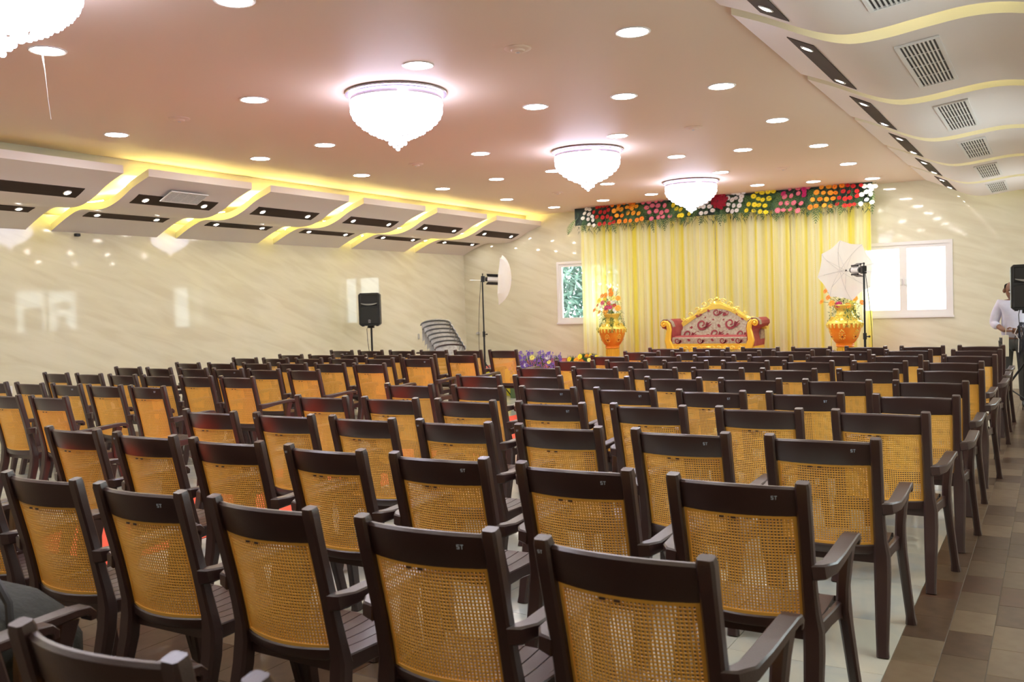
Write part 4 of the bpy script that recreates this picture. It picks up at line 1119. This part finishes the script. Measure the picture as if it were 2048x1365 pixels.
TROU = M('dark_trousers', (.055,.055,.05), .8); SHOE = M('black_shoe', (.01,.01,.01), .4); HAIR = M('short_black_hair', (.018,.014,.012), .8)
pm = thing('person', 'bald person in pale lavender shirt standing behind the right loudspeaker, holding cables', 'person', (-.455, 13.35, 0), math.radians(4))
# body: trunk, neck, legs (front is -Y)
V = [(0,0,.88),(0,.0,1.10),(0,.01,1.30),(0,0,1.38),(0,-.02,1.435),
     (-.17,.0,1.325),(-.225,.01,1.07),(-.13,-.19,.99),(-.10,-.22,.985),
     (.17,.0,1.325),(.225,.01,1.07),(.13,-.19,.99),(.10,-.22,.985),
     (-.095,0,.84),(-.11,-.01,.47),(-.11,.02,.09),(.095,0,.84),(.11,-.01,.47),(.11,.02,.09)]
E_ = [(0,1),(1,2),(2,3),(3,4),(2,5),(5,6),(6,7),(7,8),(2,9),(9,10),(10,11),(11,12),(0,13),(13,14),(14,15),(0,16),(16,17),(17,18)]
R_ = [(.12,.09),(.12,.09),(.13,.09),(.055,.055),(.05,.05),.055,.042,.030,.026,.055,.042,.030,.026,.075,.055,.04,.075,.055,.04]
skin_obj('body', V, E_, R_, SKIN, pm)
# head
b = MB(); n = 20; rs = []
for i in range(13):
    u = i/12; z = -.115+.235*u
    a = math.sin(PI*min(1,max(0,(u*.97+.03))))**.5
    rx = .076*a*(.74+.34*u if u < .75 else 1.0); ry = .096*a*(.80+.25*u if u < .75 else 1.0)
    rs.append([(rx*math.cos(2*PI*j/n), ry*math.sin(2*PI*j/n)-.008*(1-u), z) for j in range(n)])
b.rings(rs); hd = b.build('head', SKIN, pm, angle=80, loc=(-.035,-.05,1.49), rot=(.40,0,.12))
b = MB(); b.rings([[(-.004,-.088,.025),(.004,-.088,.025),(.003,-.08,.03),(-.003,-.08,.03)],[(-.014,-.112,-.02),(.014,-.112,-.02),(.016,-.08,-.02),(-.016,-.08,-.02)],[(-.012,-.10,-.03),(.012,-.10,-.03),(.014,-.08,-.03),(-.014,-.08,-.03)]]); b.build('nose', SKIN, hd)
for s in (-1,1):
    b = MB(); b.ball((s*.03,-.082,.018), .011, 10, 6, .7); b.build('eye', M('eye_white', (.7,.66,.6), .3), hd)
    b = MB(); b.sweep([(s*.016,-.091,.038),(s*.03,-.092,.043),(s*.046,-.082,.038)], .006, .006); b.build('eyebrow', HAIR, hd)
    b = MB(); b.ball((s*.077,.004,.0), .022, 8, 6, 1.5); b.xf(0, Matrix.Scale(.45, 4, (1,0,0)) if False else Matrix.Identity(4)); b.build('ear', SKIN, hd)
b = MB(); b.sweep([(-.022,-.093,-.052),(0,-.099,-.050),(.022,-.093,-.052)], .007, .010); b.build('mouth', M('lips', (.22,.08,.06), .5), hd)
b = MB(); rs = []
for i in range(7):
    z = -.035+.10*i/6
    a = 1.03; rs.append([(.0795*a*math.sin(t_), .098*a*math.cos(t_)+.0, z) for t_ in [(-1.5+3.0*j/12) for j in range(13)]])
b.rings(rs, cap=False, closed=False); hr = b.build('hair', HAIR, hd, angle=80); s = hr.modifiers.new('t','SOLIDIFY'); s.thickness = .004
# clothes
V = [(0,0,.86),(0,.0,.98),(0,.005,1.12),(0,.01,1.27),(0,0,1.355),(-.16,.0,1.32),(-.205,.005,1.2),(-.235,.01,1.07),(-.19,-.10,1.03),(.16,.0,1.32),(.205,.005,1.2),(.235,.01,1.07),(.19,-.10,1.03)]
E_ = [(0,1),(1,2),(2,3),(3,4),(3,5),(5,6),(6,7),(7,8),(3,9),(9,10),(10,11),(11,12)]
R_ = [(.175,.13),(.165,.125),(.16,.12),(.165,.115),(.075,.075),(.078,.078),(.07,.07),(.062,.062),(.050,.050),(.078,.078),(.07,.07),(.062,.062),(.050,.050)]
skin_obj('shirt', V, E_, R_, SHIRT, pm)
b = MB(); b.tube([(.06*math.cos(2*PI*i/16), .055*math.sin(2*PI*i/16)-.01, 1.405-.012*math.sin(2*PI*i/16+PI/2)) for i in range(17)], .013, 6); b.build('collar', SHIRT, pm)
V = [(0,0,.88),(-.095,0,.80),(-.105,-.01,.47),(-.11,.02,.12),(-.11,.02,.06),(.095,0,.80),(.105,-.01,.47),(.11,.02,.12),(.11,.02,.06)]
skin_obj('trousers', V, [(0,1),(1,2),(2,3),(3,4),(0,5),(5,6),(6,7),(7,8)], [(.15,.115),.10,.078,.066,.064,.10,.078,.066,.064], TROU, pm)
for s in (-1,1):
    b = MB(); b.sweep([(s*.11,.07,.045),(s*.11,.0,.05),(s*.112,-.08,.038),(s*.115,-.16,.025),(s*.115,-.185,.02)], [.06,.075,.085,.08,.05], [.08,.085,.065,.045,.03], c=.35); b.build('shoe', SHOE, pm)
    # hand: palm and five fingers closed round the cable
    P0 = Vector((s*.095,-.225,.985))
    b = MB(); b.sweep([tuple(P0), tuple(P0+Vector((-s*.03,-.022,-.004))), tuple(P0+Vector((-s*.065,-.030,-.008)))], [.040,.070,.078], [.030,.030,.026], c=.35); b.build('palm', SKIN, pm)
    for k in range(4):
        ln = [.030,.034,.032,.025][k]; q = P0+Vector((-s*.062,-.030,.026-.018*k))
        b = MB(); b.tube([tuple(q), tuple(q+Vector((-s*ln,-.008,-.002))), tuple(q+Vector((-s*(ln+.012),-.026,-.006))), tuple(q+Vector((-s*(ln-.008),-.036,-.008)))], [.0095,.0088,.008,.0065], 8); b.build('finger', SKIN, pm)
    b = MB(); q = P0+Vector((-s*.012,-.022,.026)); b.tube([tuple(q), tuple(q+Vector((-s*.018,-.026,.012))), tuple(q+Vector((-s*.038,-.042,.006)))], [.012,.0105,.008], 8); b.build('thumb', SKIN, pm)
b = MB(); b.cbox(-.035,.035,-.008,.008,-.30,-.03,.006); b.tube([(0,0,-.03),(.003,0,.05),(.0,0,.09)], .003, 5)
tag(b.build('paper_tag', M('cream_card', (.82,.78,.58), .7), loc=(-.545,13.05,.96)), 'long cream tag hanging on a cord below the person\'s hand', 'tag')

# ------------------------------------------------------------ stack of wrapped chairs in the far left corner
WRAP = M('clear_wrap_film', (.50,.50,.48), .2, bump=(38,1.0), var=((.40,.39,.36), 26, 6), spec=.8)
def wrapped(i):
    t = thing('wrapped_chair', 'silver film wrapped chair in the corner stack, %s' % (['lowest, right-hand one with dark seat','second from the bottom right','third from the bottom right','fourth from the bottom right','fifth from bottom right, near the top','second from the top left','topmost one at the upper left'][i]), 'chair',
              (-8.36-.052*i, 12.05+.01*i, 0.04), math.radians(18), 'film wrapped chairs stacked in the corner')
    h = .80 + .066*i
    b = MB(); rs = []
    for j in range(15):
        a = PI*j/14; x = -.24*math.cos(a); zz = h + .075*math.sin(a)**.7
        rs.append([(x,.0+.10*math.sin(a),zz),(x,.03+.10*math.sin(a),zz+.012),(x*1.02,.06+.10*math.sin(a),zz-.005),(x*.98,.04,zz-.10),(x*.98,-.0,zz-.30),(x*.96,-.02,zz-.30)])
    b.rings(rs); b.build('wrapped_back', WRAP, t)
    b = MB(); pts = [(-.25*math.cos(PI*j/14), .10*math.sin(PI*j/14)-.022, h+.075*math.sin(PI*j/14)**.7-.014) for j in range(15)]; b.tube(pts, .012, 6); b.build('back_rim', CHBR if i == 0 else M('dark_fold', (.10,.10,.10), .4), t)
    b = MB(); b.cbox(-.22,.22,-.40,.0,h-.46,h-.43,.01); b.build('seat', CHBR, t)
    for sx in (-1,1):
        if i > 1: continue
        b = MB(); b.sweep([(sx*.27,.0,h-.20),(sx*.30,-.15,h-.16),(sx*.30,-.33,h-.17),(sx*.29,-.40,h-.24)], .03, .03, c=.3); b.build('armrest', BLACK, t)
        for yy_ in (-.38,.02):
            if i == 0:
                b = MB(); b.sweep([(sx*.24,yy_,h-.44),(sx*.25,yy_*1.05,-.04)], .035, .035); b.build('leg', CHBR, t)
for i in range(7): wrapped(i)

# ------------------------------------------------------------ bags, white object, sockets and small wall fittings
BAGM = M('bag_grey_nylon', (.030,.032,.028), .8, bump=(45,.5), var=((.042,.044,.038), 9, 3)); BAGD = M('bag_black_panel', (.012,.013,.015), .6)
bag = thing('backpack', 'dark grey backpack lying on a chair at the left edge of the picture', 'bag', (-2.72, 1.47, .42), math.radians(12))
b = MB(); rs = []
for (z, k, dx) in [(0,.95,.02),(.04,1.12,.03),(.12,1.16,.02),(.19,1.06,-.01),(.245,.86,-.05),(.28,.5,-.10)]:
    rs.append([(dx+.21*k*math.copysign(abs(math.cos(2*PI*j/20))**.6, math.cos(2*PI*j/20)), .155*k*math.copysign(abs(math.sin(2*PI*j/20))**.6, math.sin(2*PI*j/20)), z) for j in range(20)])
b.rings(rs); b.build('main_body', BAGM, bag, angle=60)
b = MB(); b.sweep([(-.20,.0,.25),(-.10,-.08,.27),(.02,-.14,.235),(.15,-.17,.15),(.20,-.18,.05)], .035, .010); b.build('compression_strap', BAGD, bag)
b = MB(); b.tube([(-.02,-.02,.26),(.03,-.03,.315),(.10,-.04,.315),(.165,-.06,.26),(.19,-.08,.19)], .012, 8); b.build('carry_handle', BAGD, bag)
b = MB(); b.cbox(-.09,-.04,-.13,-.07,.235,.275,.006); b.cbox(-.03,.01,-.15,-.09,.225,.262,.005); b.build('buckle', M('buckle_grey', (.10,.11,.105), .4), bag)
b = MB(); b.sweep([(.085,-.172,.19),(.105,-.165,.205),(.125,-.158,.215)], .012, .016); b.build('orange_zip_pull', M('orange_tab', (.75,.16,.02), .6), bag)
b = MB(); b.sweep([(.10,-.165,.03),(.20,-.12,.06),(.215,.05,.06)], .02, .14, c=.3); b.build('side_pocket', BAGD, bag)
hb = thing('handbag', 'glossy maroon handbag at the very bottom left corner', 'handbag', (-2.02, 1.22, .42))
b = MB(); b.rings([[(.12*k*math.cos(2*PI*j/16), .07*k*math.sin(2*PI*j/16), z) for j in range(16)] for z, k in [(0,.9),(.05,1.05),(.14,.9),(.2,.6)]]); b.build('bag_body', M('maroon_gloss', (.28,.03,.02), .12, coat=.6), hb)
b = MB(); b.tube([(-.07,0,.19),(-.05,0,.26),(0,0,.28),(.05,0,.26),(.07,0,.19)], .007, 8); b.build('bag_handle', BLACK, hb)
cp = MB(); cp.lathe([(.045,0),(.06,.01),(.062,.03),(.045,.055),(.01,.066)], 20, (-2.505,1.20,.652)); tag(cp.build('white_round_object', WHITE), 'small round white object on the armrest at the lower left edge', 'item')  # unidentified small white object, rounded shape only
def plate(name, x, y, z, lab, holes=True):
    t = thing(name, lab, 'socket', (x,y,z)); b = MB(); b.cbox(0,.012,-.06,.06,-.045,.045,.004); b.build('cover_plate', WHITE, t)
    b = MB(); b.cbox(.010,.016,-.03,-.005,-.02,.02,.002); b.cbox(.010,.016,.005,.03,-.02,.02,.002); b.build('switch_rocker', UPVC, t)
plate('wall_socket', XL, 6.08, .69, 'white switch plate low on the left wall at picture edge')
b = MB(); b.cbox(-.0,.05,-.03,.03,-.018,.018,.004); sb = b.build('wall_camera', BLACK, loc=(XL,7.05,2.545)); tag(sb, 'tiny black box under the left soffit on the wall', 'sensor')
b = MB(); b.tube([(0,0,0),(0,-.05,0)], .035, 16); b.ball((0,-.06,0), .028, 10, 6); tag(b.build('wall_fitting', SILV, loc=(-10.2, YB, .955)), 'round silver fitting on the back wall by the left corner', 'fitting')
b = MB(); b.cbox(0,.03,-.03,.03,-.38,.0,.006); b.cbox(0,.045,-.03,.03,-.04,.0,.006); tag(b.build('door_pull', SILV, loc=(XL, 15.3, .98)), 'slim upright metal bar on left wall beside the corner', 'handle')
b = MB(); b.cbox(0,.02,-.02,.02,-.05,.05,.004); tag(b.build('coat_hook', SILV, loc=(XL, 14.1, .97)), 'small metal hook on the left wall above wrapped chairs', 'hook')

# ------------------------------------------------------------ outside: tree seen through the left window, ground
g = MB()
for k in range(9000):
    a = random.uniform(0,2*PI); r = 2.3*random.random()**.5; z = random.uniform(-1.9,2.2)
    p = Vector((r*math.cos(a)*1.25, r*math.sin(a)*.5, z)); d = Vector((random.uniform(-1,1),random.uniform(-1,1),random.uniform(-1,1))).normalized()*.16
    s_ = d.cross(Vector((random.uniform(-1,1),.3,1))).normalized()*.05; g.add([p-d, p+s_, p+d, p-s_], [(0,1,2,3)])
tr = thing('tree', 'pale green tree outside the narrow left window', 'tree', (-11.2, 21.0, 0))
fo = g.build('foliage', M('tree_leaves', (.22,.36,.31), .6, var=((.34,.44,.39), 2, 3)), tr, smooth=False, loc=(0,0,2.3)); stuff(fo)
b = MB(); b.tube([(0,0,-.3),(.1,0,1.0),(.0,.1,2.2),(.3,0,3.6)], [.10,.085,.06,.03], 8); b.build('trunk', M('bark', (.12,.10,.09), .9), tr)
b = MB(); b.box(-30, 20, YB+.3, 60, -.5, -.35); struct(b.build('ground_outside', M('ground', (.25,.25,.2), .9), smooth=False))
bpy.context.view_layer.update()
